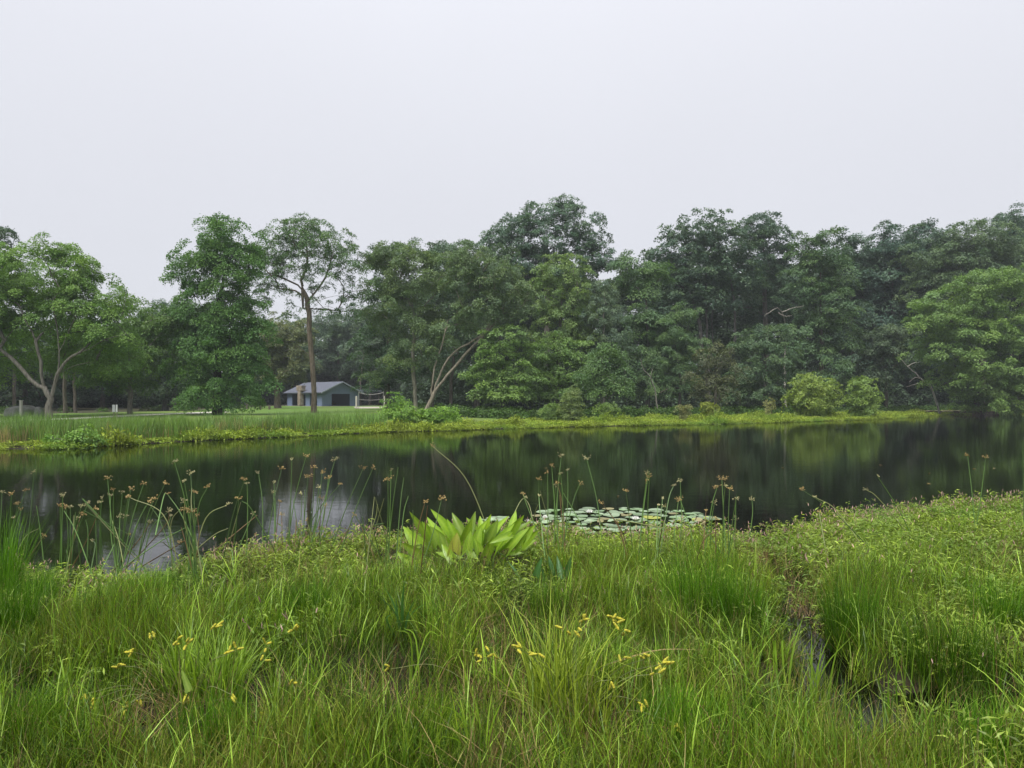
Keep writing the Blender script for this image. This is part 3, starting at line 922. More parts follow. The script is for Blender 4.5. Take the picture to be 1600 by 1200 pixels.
for i, (x, dd, tr, lab) in enumerate((
        (102, 66, .16, 'slim dark trunk in the shade right of the spreading maple'), (118, 69, .13, 'slim leaning dark trunk next to the slim trunk behind the path'), (22, 72, .15, 'slim dark trunk above the big boulder'),
        (386, 92, .17, 'slim dark trunk between the dense tall tree and the pale forked oak'), (564, 126, .16, 'slim pale trunk rising behind the lean-to roof'), (704, 72, .17, 'straight slim trunk right of the leaning stems'), (676, 74, .15, 'slim shaded trunk straight behind the foot of the leaning stems'))):
    tree('young_tree', lab, dd, x, [(x, 535, 20, 18, 0, .6), (x + 6, 560, 24, 16, 0, .5)], 'dark', group='slim trunks in the shade', trunk_r=tr, bark=(.16, .14, .115), dens=.5)
# trees beyond the picture edges that the pond still mirrors
for x, top, dd, w_, c in ((-180, 400, 66, 90, 'mid'), (-330, 380, 80, 110, 'dark'), (1740, 360, 92, 70, 'dark'), (1860, 340, 96, 80, 'mid')):
    tree('oak_tree', 'full %s tree outside the picture, %s' % ('bright' if c == 'mid' else 'dark', {-180: 'just beyond the spreading maple', -330: 'farther along beyond the spreading maple', 1740: 'just beyond the overhanging maple', 1860: 'farther along beyond the overhanging maple'}[x]), dd, x, [(x, top + 40, w_, 44), (x - w_ * .5, top + 110, w_, 60), (x + w_ * .5, top + 110, w_, 60), (x, top + 200, w_ * 1.2, 60)], c, group='trees outside the picture edge', trunk_r=.36, Lf=.45, sr=1.15)

# ---- dead leaning tree
def limb_thing(name, label, cat, stems, d, r0, bark, group=None):
    b = px2w(stems[0][0][0], stems[0][0][1], d)
    b[2] = gz(b[0], d)
    root = empty(name, b, label, cat, group)
    for i, s in enumerate(stems):
        P = np.array([px2w(q[0], q[1], d + (q[2] if len(q) > 2 else 0)) for q in s])
        if i == 0:
            P[0] = b - [0, 0, .1]
        Q = curve_pts(P, 14)
        Q[1:-1] += rng.normal(size=(12, 3)) * .03
        mb = MB()
        tube(mb, Q, np.linspace(r0 if i == 0 else r0 * .55, .02, 14), 6)
        o = mb.build('trunk' if i == 0 else 'branch', M['bark'], root, smooth=True)
        o.color = (*bark, 1)
    return root
limb_thing('dead_tree', 'bare bleached dead tree leaning out of the shade beside the overhanging maple', 'dead tree',
           [[(1469, 623), (1455, 604), (1445, 598), (1432, 584), (1418, 572), (1402, 552)], [(1446, 598), (1432, 600), (1416, 604)], [(1440, 592), (1430, 590), (1421, 597)], [(1418, 573), (1426, 568), (1436, 566)]], 83, .13, (.42, .40, .36))
limb_thing('dead_tree', 'bare pale dead bough sticking out level high in the dark wood', 'dead tree',
           [[(1228, 634, 3), (1226, 570, 4), (1228, 510, 4), (1216, 482), (1200, 490), (1194, 494)], [(1222, 488), (1240, 481), (1256, 478)], [(1216, 488), (1226, 494), (1237, 493)]], 82, .13, (.34, .32, .28))
limb_thing('dead_tree', 'thin crooked bare sapling in the undergrowth right of the small bright maple', 'dead tree',
           [[(1028, 632), (1024, 612), (1016, 590), (1006, 578), (1000, 560)], [(1016, 591), (1020, 575)]], 68, .07, (.26, .25, .21))

# dense back of the wood, read as one dark mass
g = np.random.default_rng(99)
wl = []
for x in range(-420, 2050, 46):
    dd = float(np.interp(x, [-400, 0, 300, 380, 620, 700, 1000, 1300, 1600, 2000], [95, 98, 112, 150, 150, 104, 104, 110, 116, 118]))
    top = float(np.interp(x, [-400, -100, 0, 100, 200, 300, 380, 480, 540, 600, 640, 760, 860, 960, 1000, 1100, 1230, 1340, 1600, 2000], [430, 470, 520, 535, 535, 520, 530, 560, 560, 555, 440, 420, 430, 440, 430, 420, 420, 400, 400, 400]))
    y = top + 20
    while y < 630:
        for lay in (0, 16, 34):
            wl.append((x + g.uniform(-14, 14), y + g.uniform(-8, 8), 44, 34, dd - 100 + lay + g.uniform(-4, 4)))
        y += 48
for x in range(-420, 2050, 24):
    dd = float(np.interp(x, [-400, 0, 300, 380, 620, 700, 1000, 1300, 1600, 2000], [95, 98, 112, 150, 150, 90, 92, 98, 108, 112]))
    for lay in (0, 9, 20):
        wl.append((x + g.uniform(-8, 8), 622 + g.uniform(-5, 5), 26, 17, dd - 100 + lay, 1.8))
        wl.append((x + g.uniform(-8, 8), 598 + g.uniform(-6, 6), 28, 20, dd - 98 + lay, 1.0))
C, O = lobe_sprays(wl, 100, .8, 1.6, .6, 5)
kp = C[:, 2] > -.1
WOODS_AT = C[kp]

# ------------------------------------------------------------------ scattering by geometry nodes
def scatter_group():
    ng = bpy.data.node_groups.new('scatter', 'GeometryNodeTree')
    ng.interface.new_socket('Geometry', in_out='INPUT', socket_type='NodeSocketGeometry')
    ng.interface.new_socket('Collection', in_out='INPUT', socket_type='NodeSocketCollection')
    ng.interface.new_socket('Geometry', in_out='OUTPUT', socket_type='NodeSocketGeometry')
    gi = ng.nodes.new('NodeGroupInput')
    go = ng.nodes.new('NodeGroupOutput')
    ip = ng.nodes.new('GeometryNodeInstanceOnPoints')
    ci = ng.nodes.new('GeometryNodeCollectionInfo')
    ci.inputs['Separate Children'].default_value = True
    ci.inputs['Reset Children'].default_value = True
    def na(t, nme):
        x = ng.nodes.new('GeometryNodeInputNamedAttribute')
        x.data_type = t
        x.inputs['Name'].default_value = nme
        return x.outputs['Attribute']
    ng.links.new(gi.outputs['Geometry'], ip.inputs['Points'])
    ng.links.new(gi.outputs['Collection'], ci.inputs['Collection'])
    ng.links.new(ci.outputs[0], ip.inputs['Instance'])
    ip.inputs['Pick Instance'].default_value = True
    ng.links.new(na('INT', 'idx'), ip.inputs['Instance Index'])
    ng.links.new(na('FLOAT_VECTOR', 'rot'), ip.inputs['Rotation'])
    ng.links.new(na('FLOAT_VECTOR', 'scl'), ip.inputs['Scale'])
    ng.links.new(ip.outputs[0], go.inputs[0])
    return ng
SG = scatter_group()

def proto_coll(name, objs):
    c = bpy.data.collections.new(name)
    for o in objs:
        c.objects.link(o)
    return c

def scatter(name, P, coll, nvar, label, cat, scale=(.8, 1.25), tilt=.12, g=rng, zs=None, idx=None):
    n = len(P)
    me = bpy.data.meshes.new(name)
    me.vertices.add(n)
    me.vertices.foreach_set('co', np.asarray(P, np.float32).ravel())
    a = me.attributes.new('idx', 'INT', 'POINT')
    a.data.foreach_set('value', (g.integers(0, nvar, n) if idx is None else idx).astype(np.int32))
    a = me.attributes.new('rot', 'FLOAT_VECTOR', 'POINT')
    a.data.foreach_set('vector', np.stack([g.normal(0, tilt, n), g.normal(0, tilt, n), g.uniform(0, 2 * math.pi, n)], -1).astype(np.float32).ravel())
    s = g.uniform(*scale, n)
    z = s if zs is None else s * zs
    a = me.attributes.new('scl', 'FLOAT_VECTOR', 'POINT')
    a.data.foreach_set('vector', np.stack([s, s, z], -1).astype(np.float32).ravel())
    o = bpy.data.objects.new(name, me)
    COL.objects.link(o)
    md = o.modifiers.new('scatter', 'NODES')
    md.node_group = SG
    for it in SG.interface.items_tree:
        if it.item_type == 'SOCKET' and it.in_out == 'INPUT' and it.name == 'Collection':
            md[it.identifier] = coll
    return tag(o, label, cat, kind='stuff')

def proto(name, fn, n, mats):
    obs = []
    for i in range(n):
        g = np.random.default_rng(1000 + i * 17 + len(name))
        mb = MB()
        fn(mb, g, i)
        obs.append(mb.build('%s_%02d' % (name, i), mats, link=False))
    return proto_coll(name, obs)

def disk(g, n, r):
    a = g.uniform(0, 2 * math.pi, n)
    q = r * np.sqrt(g.random(n))
    return np.stack([q * np.cos(a), q * np.sin(a), 0 * a], -1)

M['woods'] = foliage('woods_leaf', (.045, .085, .042), (.065, .11, .05), trans=.2, rough=.6, spec=.2)
def wspray_fn(mb, g, i):
    spray_leaves(mb, np.zeros((1, 3)), np.array([[0, -.3, .6]]), 1.0, .27, .95, g, .35)
WSC = proto('wood_spray', wspray_fn, 5, [M['woods']])
scatter('woods', WOODS_AT, WSC, 5, 'dense dark mass of the wood behind the single trees', 'woods', (1.3, 2.0), .35)

# --- far bank: reeds, bright shore herbs, undergrowth
def reed_fn(mb, g, i):
    n = 26
    blades(mb, disk(g, n, .35), g.uniform(0, 6.3, n), g.uniform(.8, 1.35, n), g.uniform(0, .14, n), g.uniform(0, .7, n), g.uniform(.018, .034, n), 4, 0)
    n = 9
    blades(mb, disk(g, n, .35), g.uniform(0, 6.3, n), g.uniform(.35, .8, n), g.uniform(0, .35, n), g.uniform(0, .5, n), g.uniform(.015, .03, n), 3, 1)
RC = proto('reed_tuft', reed_fn, 5, [M['reed'], M['reedtan']])
def cand(n, x0, x1, y0, y1, g):
    return g.uniform(x0, x1, n), g.uniform(y0, y1, n)
x, y = cand(60000, -60, 0, 15, 60, rng)
px = 800 + F * x / y
tf = y - yfar(x)
k = (tf > 1.3) & (tf < np.interp(px, [-300, 0, 300, 560, 600], [9, 9, 10, 9, 2])) & (px < 600) & (px > -350)
k &= rng.random(len(x)) < .30 * (0.6 + .8 * noise2(x, y, .5, 8)) * np.where(px > 520, .6, 1)
P = np.stack([x, y, ground_h(x, y)], -1)[k]
zs = .56 + .48 * noise2(P[:, 0], P[:, 1], .5, 4)
scatter('reeds', P, RC, 5, 'tall green reeds with tan stalks along the far shore of the lawn', 'reeds', (.85, 1.15), .05, zs=zs)

def tanstalk_fn(mb, g, i):
    n = 14
    blades(mb, disk(g, n, .3), g.uniform(0, 6.3, n), g.uniform(.7, 1.2, n), g.uniform(0, .25, n), g.uniform(0, .2, n), g.uniform(.018, .03, n), 2, 0)
TC = proto('tan_stalks', tanstalk_fn, 2, [M['reedtan']])
TP = []
for cx, sp, num in ((160, 12, 16), (175, 8, 10), (110, 30, 7), (20, 25, 8), (350, 12, 7), (375, 20, 9), (420, 14, 6), (55, 20, 6)):
    for _ in range(num):
        p = cx + rng.normal() * sp * .6
        d = float(np.interp(p, [0, 160, 250, 400, 500], [27, 29, 31, 34.5, 37.5])) + rng.uniform(1.0, 1.7)
        xx = (p - 800) / F * d
        TP.append((xx, d, gz(xx, d)))
scatter('dead_reeds', np.array(TP), TC, 2, 'bleached tan dead reed stalks at the foot of the green reeds', 'reeds', (.55, .9), .06)

def herb_fn(mb, g, i):
    n = 70
    P = disk(g, n, .38)
    P[:, 2] = g.uniform(.02, .26, n) * (1 - .5 * (np.hypot(P[:, 0], P[:, 1]) / .38) ** 2)
    N = nrm(np.array([0, 0, 1.]) + g.normal(size=(n, 3)) * .5)
    leaves(mb, P, N, g.normal(size=(n, 3)), g.uniform(.07, .15, n), g.uniform(.04, .08, n), 0)
    m = 16
    blades(mb, disk(g, m, .35), g.uniform(0, 6.3, m), g.uniform(.15, .36, m), g.uniform(0, .4, m), g.uniform(0, .8, m), g.uniform(.012, .022, m), 3, 0)
HC = proto('herb_clump', herb_fn, 5, [M['bank']])
x, y = cand(90000, -60, 75, 15, 100, rng)
tf = y - yfar(x)
px = 800 + F * x / y
wid = np.interp(px, [-300, 0, 100, 300, 560, 620, 700, 900, 1200, 1400, 1450, 1800], [1.5, 1.4, 1.4, 2.0, 2.2, 6, 7, 9, 11, 14, 3, 2])
k = (tf > -.35 - .3 * noise2(x, y, .6, 2)) & (tf < wid) & (px > -300) & (px < 1800)
k &= rng.random(len(x)) < np.where(px > 1440, .25, .62)
P = np.stack([x, y, np.maximum(ground_h(x, y), .01)], -1)[k]
zs = .45 + 1.9 * noise2(P[:, 0], P[:, 1], .55, 9) ** 2.5
scatter('shore_herbs', P, HC, 5, 'bright yellow green low herbs and grass fringing the far water edge', 'ground cover', (.8, 1.5), .1, zs=zs)

def brush_fn(mb, g, i):
    n = 130
    u = nrm(g.normal(size=(n, 3)))
    u[:, 2] = np.abs(u[:, 2])
    P = u * np.array([.7, .7, .75]) * g.uniform(.5, 1, n)[:, None]
    N = nrm(u * .7 + [0, 0, .7] + g.normal(size=(n, 3)) * .45)
    leaves(mb, P, N, g.normal(size=(n, 3)), g.uniform(.14, .26, n), g.uniform(.09, .15, n), 0)
UC = proto('brush_clump', brush_fn, 4, [M['under']])
x, y = cand(26000, -70, 80, 50, 125, rng)
px = 800 + F * x / y
e = np.interp(px, [-400, 0, 60, 300, 370, 440, 600, 640, 700, 800, 1000, 1230, 1400, 1520, 1700], [64, 64, 64, 84, 104, 128, 128, 92, 60, 58, 62, 72, 86, 92, 95])
k = (y > e) & (y < e + np.where(px < 620, 4, 11)) & (px > -300) & (px < 1750) & (y > yfar(x) + 2)
k &= rng.random(len(x)) < np.where(px < 620, .10, .75) * (0.4 + .9 * noise2(x, y, .3, 12))
P = np.stack([x, y, ground_h(x, y) - .05], -1)[k]
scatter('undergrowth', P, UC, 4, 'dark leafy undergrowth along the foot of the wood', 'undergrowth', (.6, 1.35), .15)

# ------------------------------------------------------------------ bushes and shrubs on the far bank
def bush(name, label, d, basepx, lobes, col, Lf=.15, sr=.32, dens=1.0, cover=.75, cat='bush', group=None, up=.6, droop=.1, trunk_r=.05, **k):
    gy_ = HY + (EYE - gz((basepx - 800) / F * d, d)) / d * F
    rx_ = max(q[2] for q in lobes)
    y_ = max(q[1] for q in lobes) + 6
    rx_ = min(rx_, 34)
    lobes = list(lobes)
    while y_ < gy_ - 3:
        lobes.append((basepx, y_, rx_ * .85, 8))
        y_ += 6
    return tree(name, label, d, basepx, lobes, col, cat=cat, group=group, trunk_r=trunk_r, sr=sr, Lf=Lf, dens=dens, cover=cover, ntar=60, rmin=.008, free=.1, tip=.008, up=up, droop=droop, crown_name='foliage', trunk_name='stems', zcut=.05, **k)
bush('willow_bush', 'round grey green willow bush standing alone at the far water edge', 53, 893, [(893, 628, 17, 20), (892, 638, 19, 12), (897, 616, 11, 12)], (.105, .155, .058), Lf=.11, sr=.24, up=1.0)
bush('alder_bush', 'big rounded yellow green bush, the broader of the two beside the water', 66, 1272, [(1272, 610, 38, 24), (1250, 618, 24, 20), (1296, 616, 20, 20), (1270, 628, 42, 12), (1262, 600, 24, 14)], (0.104, 0.160, 0.028), Lf=.17, sr=.4)
bush('alder_bush', 'smaller yellow green bush touching the right side of the broader one', 67, 1350, [(1348, 612, 25, 24), (1340, 626, 22, 12), (1364, 625, 14, 14), (1346, 596, 15, 10)], (0.096, 0.160, 0.032), Lf=.17, sr=.4)
bush('low_shrub', 'low bright green shrub mound under the leaning pale stems', 46, 690, [(690, 646, 28, 11), (708, 648, 14, 9), (672, 648, 16, 10)], (.10, .19, .03), Lf=.15)
bush('low_shrub', 'low bright green shrub mound left of the leaning pale stems', 46, 628, [(626, 644, 24, 14), (645, 650, 20, 10), (605, 650, 20, 10)], (.095, .18, .03), Lf=.15)
bush('low_shrub', 'tall loose green shrub right beside the volleyball court post', 60, 618, [(616, 625, 12, 14, 0, .8), (630, 630, 14, 10), (606, 634, 10, 8)], (.085, .17, .03), Lf=.17)
bush('low_shrub', 'pale green shrub just left of the round willow bush', 54, 862, [(862, 640, 18, 9), (850, 644, 12, 7), (876, 642, 12, 8)], (.085, .145, .036), Lf=.13)
bush('low_shrub', 'small yellow shrub beneath the olive brown oak', 56, 1105, [(1104, 634, 12, 6), (1118, 636, 9, 5)], (.13, .17, .03), Lf=.13)
bush('low_shrub', 'tan green seeding herb clump left of the small yellow shrub', 55, 1071, [(1070, 637, 10, 6), (1062, 639, 7, 5)], (.11, .13, .05), Lf=.11)
bush('low_shrub', 'tan tufted clump at the left end of the big bushes', 65, 1203, [(1203, 628, 6, 8), (1206, 634, 7, 5)], (.13, .15, .05), Lf=.12)
bush('low_shrub', 'yellow green shrub between the willow bush and the small bright maple', 56, 950, [(948, 636, 14, 7), (935, 640, 10, 6), (962, 640, 10, 5)], (.085, .145, .034), Lf=.13)
bush('low_shrub', 'dense leafy shrub clump at the water edge under the spreading maple', 28, 130, [(130, 680, 22, 12), (112, 684, 16, 10), (148, 686, 14, 9), (85, 688, 18, 8)], (.10, .19, .035), Lf=.11, sr=.25)
bush('low_shrub', 'low dark shrub at the water foot of the overhanging maple', 85, 1575, [(1575, 640, 20, 6), (1600, 640, 18, 6)], (.06, .12, .03), Lf=.2)

# ------------------------------------------------------------------ picnic pavilion
d0 = 118.0
P0 = np.array([(503 - 800) / F * d0, d0])
uf = np.array([math.cos(R(47)), math.sin(R(47))])       # along the gable front, to the right and away
us = np.array([-uf[1], uf[0]])                          # along the long side, to the left and away
W_, L_ = 7.6, 11.6
bz = gz(*P0)
HW, HR = 2.45, 4.15
root = empty('picnic_pavilion', (P0[0], P0[1], bz), 'blue grey open picnic pavilion with gabled roof at the far end of the lawn', 'pavilion')
AX = np.array([[uf[0], uf[1], 0], [us[0], us[1], 0], [0, 0, 1.]])
def bp(a, b, z):
    return np.array([*(P0 + uf * a + us * b), bz + z])
def wall(name, a0, a1, b0, b1, z0, z1, mat, nm=None):
    mb = MB()
    box(mb, bp((a0 + a1) / 2, (b0 + b1) / 2, (z0 + z1) / 2), (a1 - a0, b1 - b0, z1 - z0), AX)
    return mb.build(name, mat, root)
T_ = .16
wall('floor_slab', -.3, W_ + 3.6, -.3, L_ + .3, -.25, .06, M['concrete'])
# front gable wall with its opening
wall('wall', 0, 1.9, 0, T_, .06, HW, M['bluewall'])
wall('wall', 5.6, W_, 0, T_, .06, HW, M['bluewall'])
wall('lintel', 1.9, 5.6, .004, T_ - .004, HW - .3, HW - .002, M['bluewall'])
# side wall facing the pond: piers and openings
for b0_, b1_ in ((T_, 1.5), (3.9, 5.3), (9.9, L_ - T_)):
    wall('wall', 0, T_, b0_, b1_, .06, HW, M['bluewall'])
wall('lintel', .004, T_ - .004, 1.5, 3.9, HW - .3, HW - .002, M['bluewall'])
wall('lintel', .004, T_ - .004, 5.3, 9.9, HW - .3, HW - .002, M['bluewall'])
wall('wall', W_ - T_, W_, T_, L_ - T_, .06, HW, M['bluewall'])
wall('wall', 0, W_, L_ - T_, L_, .06, HW, M['bluewall'])
for bb in (0, L_ - T_):
    mb = MB()
    V = [bp(0, bb, HW), bp(W_, bb, HW), bp(W_ / 2, bb, HR), bp(0, bb + T_, HW), bp(W_, bb + T_, HW), bp(W_ / 2, bb + T_, HR)]
    mb.add(V, [[0, 1, 2], [5, 4, 3]])
    mb.add(V, [[0, 2, 5, 3], [2, 1, 4, 5], [1, 0, 3, 4]])
    mb.build('gable', M['bluewall'], root)
for s in (0, 1):
    mb = MB()
    a_e = -.5 if s == 0 else W_ + .5
    sl = (HR - HW) / (W_ / 2)
    z_e = HW - .5 * sl
    V = []
    for b_ in (-.55, L_ + .55):
        for (a_, z_) in ((a_e, z_e + .03), (W_ / 2, HR + .03), (W_ / 2, HR + .17), (a_e, z_e + .17)):
            V.append(bp(a_, b_, z_))
    mb.add(V, [[0, 1, 2, 3], [7, 6, 5, 4], [0, 4, 5, 1], [3, 2, 6, 7], [0, 3, 7, 4], [1, 5, 6, 2]])
    mb.build('roof', M['roof'], root)
    mb = MB()
    V = []
    for b_ in (-.60, -.554):
        for (a_, z_) in ((a_e, z_e - .04), (W_ / 2, HR - .04), (W_ / 2, HR + .2), (a_e, z_e + .2)):
            V.append(bp(a_, b_, z_))
    mb.add(V, [[0, 1, 2, 3], [7, 6, 5, 4], [0, 4, 5, 1], [3, 2, 6, 7], [0, 3, 7, 4], [1, 5, 6, 2]])
    mb.build('fascia', M['trim'], root)
# lean-to roof on the far right side and its posts
mb = MB()
V = []
for b_ in (-.3, 6):
    for (a_, z_) in ((W_ + .55, HW - .02), (W_ + 4.6, HW - .02), (W_ + 4.6, HW + .26), (W_ + .55, HW + .52)):
        V.append(bp(a_, b_, z_))
mb.add(V, [[0, 1, 2, 3], [7, 6, 5, 4], [0, 4, 5, 1], [3, 2, 6, 7], [0, 3, 7, 4], [1, 5, 6, 2]])
mb.build('lean_to_roof', M['roof'], root)
mb = MB()
V = []
for b_ in (-.36, -.304):
    for (a_, z_) in ((W_ + .55, HW + .46), (W_ + 4.65, HW + .2), (W_ + 4.65, HW + .3), (W_ + .55, HW + .56)):
        V.append(bp(a_, b_, z_))
mb.add(V, [[0, 1, 2, 3], [7, 6, 5, 4], [0, 4, 5, 1], [3, 2, 6, 7], [0, 3, 7, 4], [1, 5, 6, 2]])
mb.build('fascia', M['trim'], root)
for a_, b_ in ((W_ + 4.2, 0), (W_ + 4.2, 5.6)):
    mb = MB()
    box(mb, bp(a_, b_, (HW + .02) / 2), (.14, .14, HW + .02), AX)
    mb.build('post', M['wood'], root)
# stone chimney of the side wall, built in courses of stones
mb = MB()
g = np.random.default_rng(3)
box(mb, bp(-.36, 6.3, 1.35), (.62, .95, 2.7), AX)
box(mb, bp(-.30, 6.3, 3.1), (.74, 1.75, .8), AX)
ch = mb.build('chimney', M['stone'], root)
mb = MB()
z = .1
while z < 3.5:
    h = g.uniform(.18, .28)
    wd = .95 if z < 2.7 else 1.75
    ac = -.67 if z < 2.7 else -.67
    b_ = 6.3 - wd / 2
    while b_ < 6.3 + wd / 2 - .1:
        w2 = min(g.uniform(.22, .45), 6.3 + wd / 2 - b_)
        box(mb, bp(ac - .01, b_ + w2 / 2, z + h / 2), (.06 + g.uniform(0, .05), w2 - .03, h - .03), AX)
        b_ += w2
    z += h
mb.build('stone_facing', M['stone'], ch)['kind'] = 'stuff'
wall('chimney_cap', -.72, .12, 5.3, 7.3, 3.5, 3.62, M['stone'])
# picnic table inside the shade
for bb in (3.2,):
    t = empty('picnic_table', bp(3.6, bb, .06), 'wooden picnic table in the shade inside the pavilion', 'table')
    for nm, a_, z_, w2 in (('tabletop', 3.6, .80, .75), ('bench', 2.95, .48, .26), ('bench', 4.25, .48, .26)):
        mb = MB()
        box(mb, bp(a_, bb, z_), (w2, 1.9, .05), AX)
        mb.build(nm, M['wood'], t)
    for s in (-.7, .7):
        mb = MB()
        box(mb, bp(3.6, bb + s, .42), (.1, .1, .70), AX)
        box(mb, bp(3.6, bb + s + .102, .42), (1.5, .1, .1), AX)
        mb.build('leg', M['wood'], t)

# ------------------------------------------------------------------ volleyball court
dv = 96.0
gl = px2w(560.5, 636, dv)
gr = px2w(599, 636, dv + 1.5)
gl[2], gr[2] = gz(gl[0], gl[1]), gz(gr[0], gr[1])
nt_root = empty('volleyball_net', (gl + gr) / 2, 'sagging volleyball net with white tape between padded posts, before the pavilion', 'net')
for p, side in ((gl, -1), (gr, 1)):
    mb = MB()
    tube(mb, [p, p + [0, 0, 2.35]], .03, 8)
    mb.build('post', M['netcord'], nt_root)
    mb = MB()
    q = p + [side * .26, -.25, 0]
    tube(mb, [q, q + [0, 0, .05], q + [0, 0, 1.62], q + [0, 0, 1.7]], [.11, .13, .13, .10], 10)
    mb.build('post_pad', M['whitepad'], nt_root)
def sag(z, s):
    t = np.linspace(0, 1, 15)[:, None]
    P = gl * (1 - t) + gr * t
    P[:, 2] += z - s * 4 * (t * (1 - t))[:, 0]
    return P
for z, s, r in ((2.2, .28, .035), (1.25, .12, .025)):
    mb = MB()
    tube(mb, sag(z, s), r, 5)
    mb.build('net_tape', M['netcord'], nt_root)
mb = MB()
A_, B_ = sag(2.2, .28), sag(1.25, .12)
for k in range(1, 14):
    tube(mb, [A_[k], B_[k]], .006, 3)
for s in np.linspace(0, 1, 8)[1:-1]:
    tube(mb, A_ * (1 - s) + B_ * s, .006, 3)
mb.build('net_mesh', M['netmesh'], nt_root)
c0 = [lawn_at(556, 638.5), lawn_at(606, 638), lawn_at(604, 635.6), lawn_at(552, 635.8)]
mb = MB()
V = [(x_, y_, gz(x_, y_) + .03) for x_, y_ in c0]
mb.add(V, [[0, 1, 2, 3]])
tag(mb.build('sand_court', M['sand']), 'pale sand patch under the volleyball net', 'sand', kind='structure')

# ------------------------------------------------------------------ boulders, sign, posts, shore edge
def boulder(label, px_, d, rx, rz, seed):
    g = np.random.default_rng(seed)
    x_ = (px_ - 800) / F * d
    z_ = gz(x_, d)
    n, m = 18, 11
    V = []
    for i in range(m):
        ph = i / (m - 1) * math.pi * .62
        for j in range(n):
            th = j / n * 2 * math.pi
            u = np.array([math.sin(ph) * math.cos(th), math.sin(ph) * math.sin(th) * .8, math.cos(ph)])
            k = 1 + .22 * (noise2(u[0] * 1.6 + seed, u[1] * 1.6 + u[2] * 1.3, 1.3, seed) - .5) + .1 * (noise2(u[0] * 4, u[1] * 4 + u[2] * 3, 1.5, seed + 1) - .5)
            sp = np.sign(u) * np.abs(u) ** .8
            V.append(np.array([x_, d, z_]) + sp * k * np.array([rx, rx, rz]))
    f = [[i * n + j, (i + 1) * n + j, (i + 1) * n + (j + 1) % n, i * n + (j + 1) % n] for i in range(m - 1) for j in range(n)]
    mb = MB()
    mb.add(V, f)
    o = mb.build('boulder', M['granite'], smooth=True, origin=(x_, d, z_))
    return tag(o, label, 'boulder', 'boulders at the edge of the wood')
boulder('broad low pale boulder behind the white marker post', 34, 56, 1.15, .85, 4)
boulder('small upright boulder between the broad boulder and the maple trunk', 61, 55, .36, .75, 9)
x_ = (33 - 800) / F * 53
z_ = gz(x_, 53)
mp_ = empty('marker_post', (x_, 53, z_), 'short whitish marker post standing before the broad boulder', 'post')
mb = MB()
box(mb, (x_, 53, z_ + .62), (.16, .16, 1.24))
mb.build('shaft', M['whitepad'], mp_)
mb = MB()
box(mb, (x_, 53, z_ + 1.27), (.20, .20, .06))
mb.build('cap', M['whitepad'], mp_)

d = 43.0
x_ = (180 - 800) / F * d
z_ = gz(x_, d)
sg = empty('trail_sign', (x_, d, z_), 'small grey sign of two upright panels on posts beside the path', 'sign')
for s in (-1, 1):
    mb = MB()
    a = R(28) * s
    ax = np.array([[math.cos(a), -math.sin(a), 0], [math.sin(a), math.cos(a), 0], [0, 0, 1.]])
    c = np.array([x_ + s * .095, d, z_ + 1.0])
    box(mb, c, (.15, .03, .46), ax)
    mb.build('sign_panel', M['metalsign'], sg)
    mb = MB()
    box(mb, c + [0, .03, -.6], (.05, .04, 1.2), None)
    mb.build('post', M['wood'], sg)
for px_, py_, lab in ((407, 640, 'short dark wooden bollard on the lawn, nearer the dense tall tree'), (421, 640, 'short dark wooden bollard on the lawn, nearer the forked oak')):
    x_, d = lawn_at(px_, py_)
    z_ = gz(x_, d)
    mb = MB()
    tube(mb, [(x_, d, z_ - .1), (x_, d, z_ + .42), (x_, d, z_ + .47)], [.13, .13, .09], 8)
    tag(mb.build('bollard', M['wood'], origin=(x_, d, z_)), lab, 'bollard', 'bollards on the lawn')

# eroded bank edge with a strip of dirt, by the overhanging maple
P = []
mb = MB()
xs = np.linspace(1440, 1560, 26)
ed = [np.array([(p - 800) / F * (84.5 + .4 * math.sin(p * .2)), 84.5 + .4 * math.sin(p * .2) + rng.normal() * .1, 0]) for p in xs]
V = []
for q in ed:
    hgt = .42 + rng.normal() * .04
    V += [q + [0, -.25, -.1], q + [0, -.05 + rng.normal() * .05, hgt * .6], q + [0, 0, hgt], q + [0, 2.6, hgt + .02]]
V = np.array(V)
n = len(ed)
for j, mat in ((0, 0), (1, 0), (2, 1)):
    f = [[i * 4 + j, (i + 1) * 4 + j, (i + 1) * 4 + j + 1, i * 4 + j + 1] for i in range(n - 1)]
    mb.add(V, f, mat)
tag(mb.build('bank_edge', [M['earth'], M['dirt']]), 'low dark eroded earth bank with trodden dirt on top beside the overhanging maple', 'bank', kind='structure')

# ------------------------------------------------------------------ near bank: ground cover
def near_cand(n, g, y0=1.6, y1=12.4):
    y = np.sqrt(g.uniform(y0 ** 2, y1 ** 2, n))
    n2 = int(n * .9)
    y = np.concatenate([y, np.sqrt(g.uniform(y0 ** 2, y1 ** 2, n2))])
    x = np.concatenate([g.uniform(-1, 1, n) * (y[:n] * .84 + .8), np.where(g.random(n2) < .5, -1, 1) * (y[n:] * .84 + .8 + g.uniform(0, 5, n2))])
    k = (y < ynear(x) + .05)
    x, y = x[k], y[k]
    return x, y, 800 + F * x / y, HY + EYE * F / y

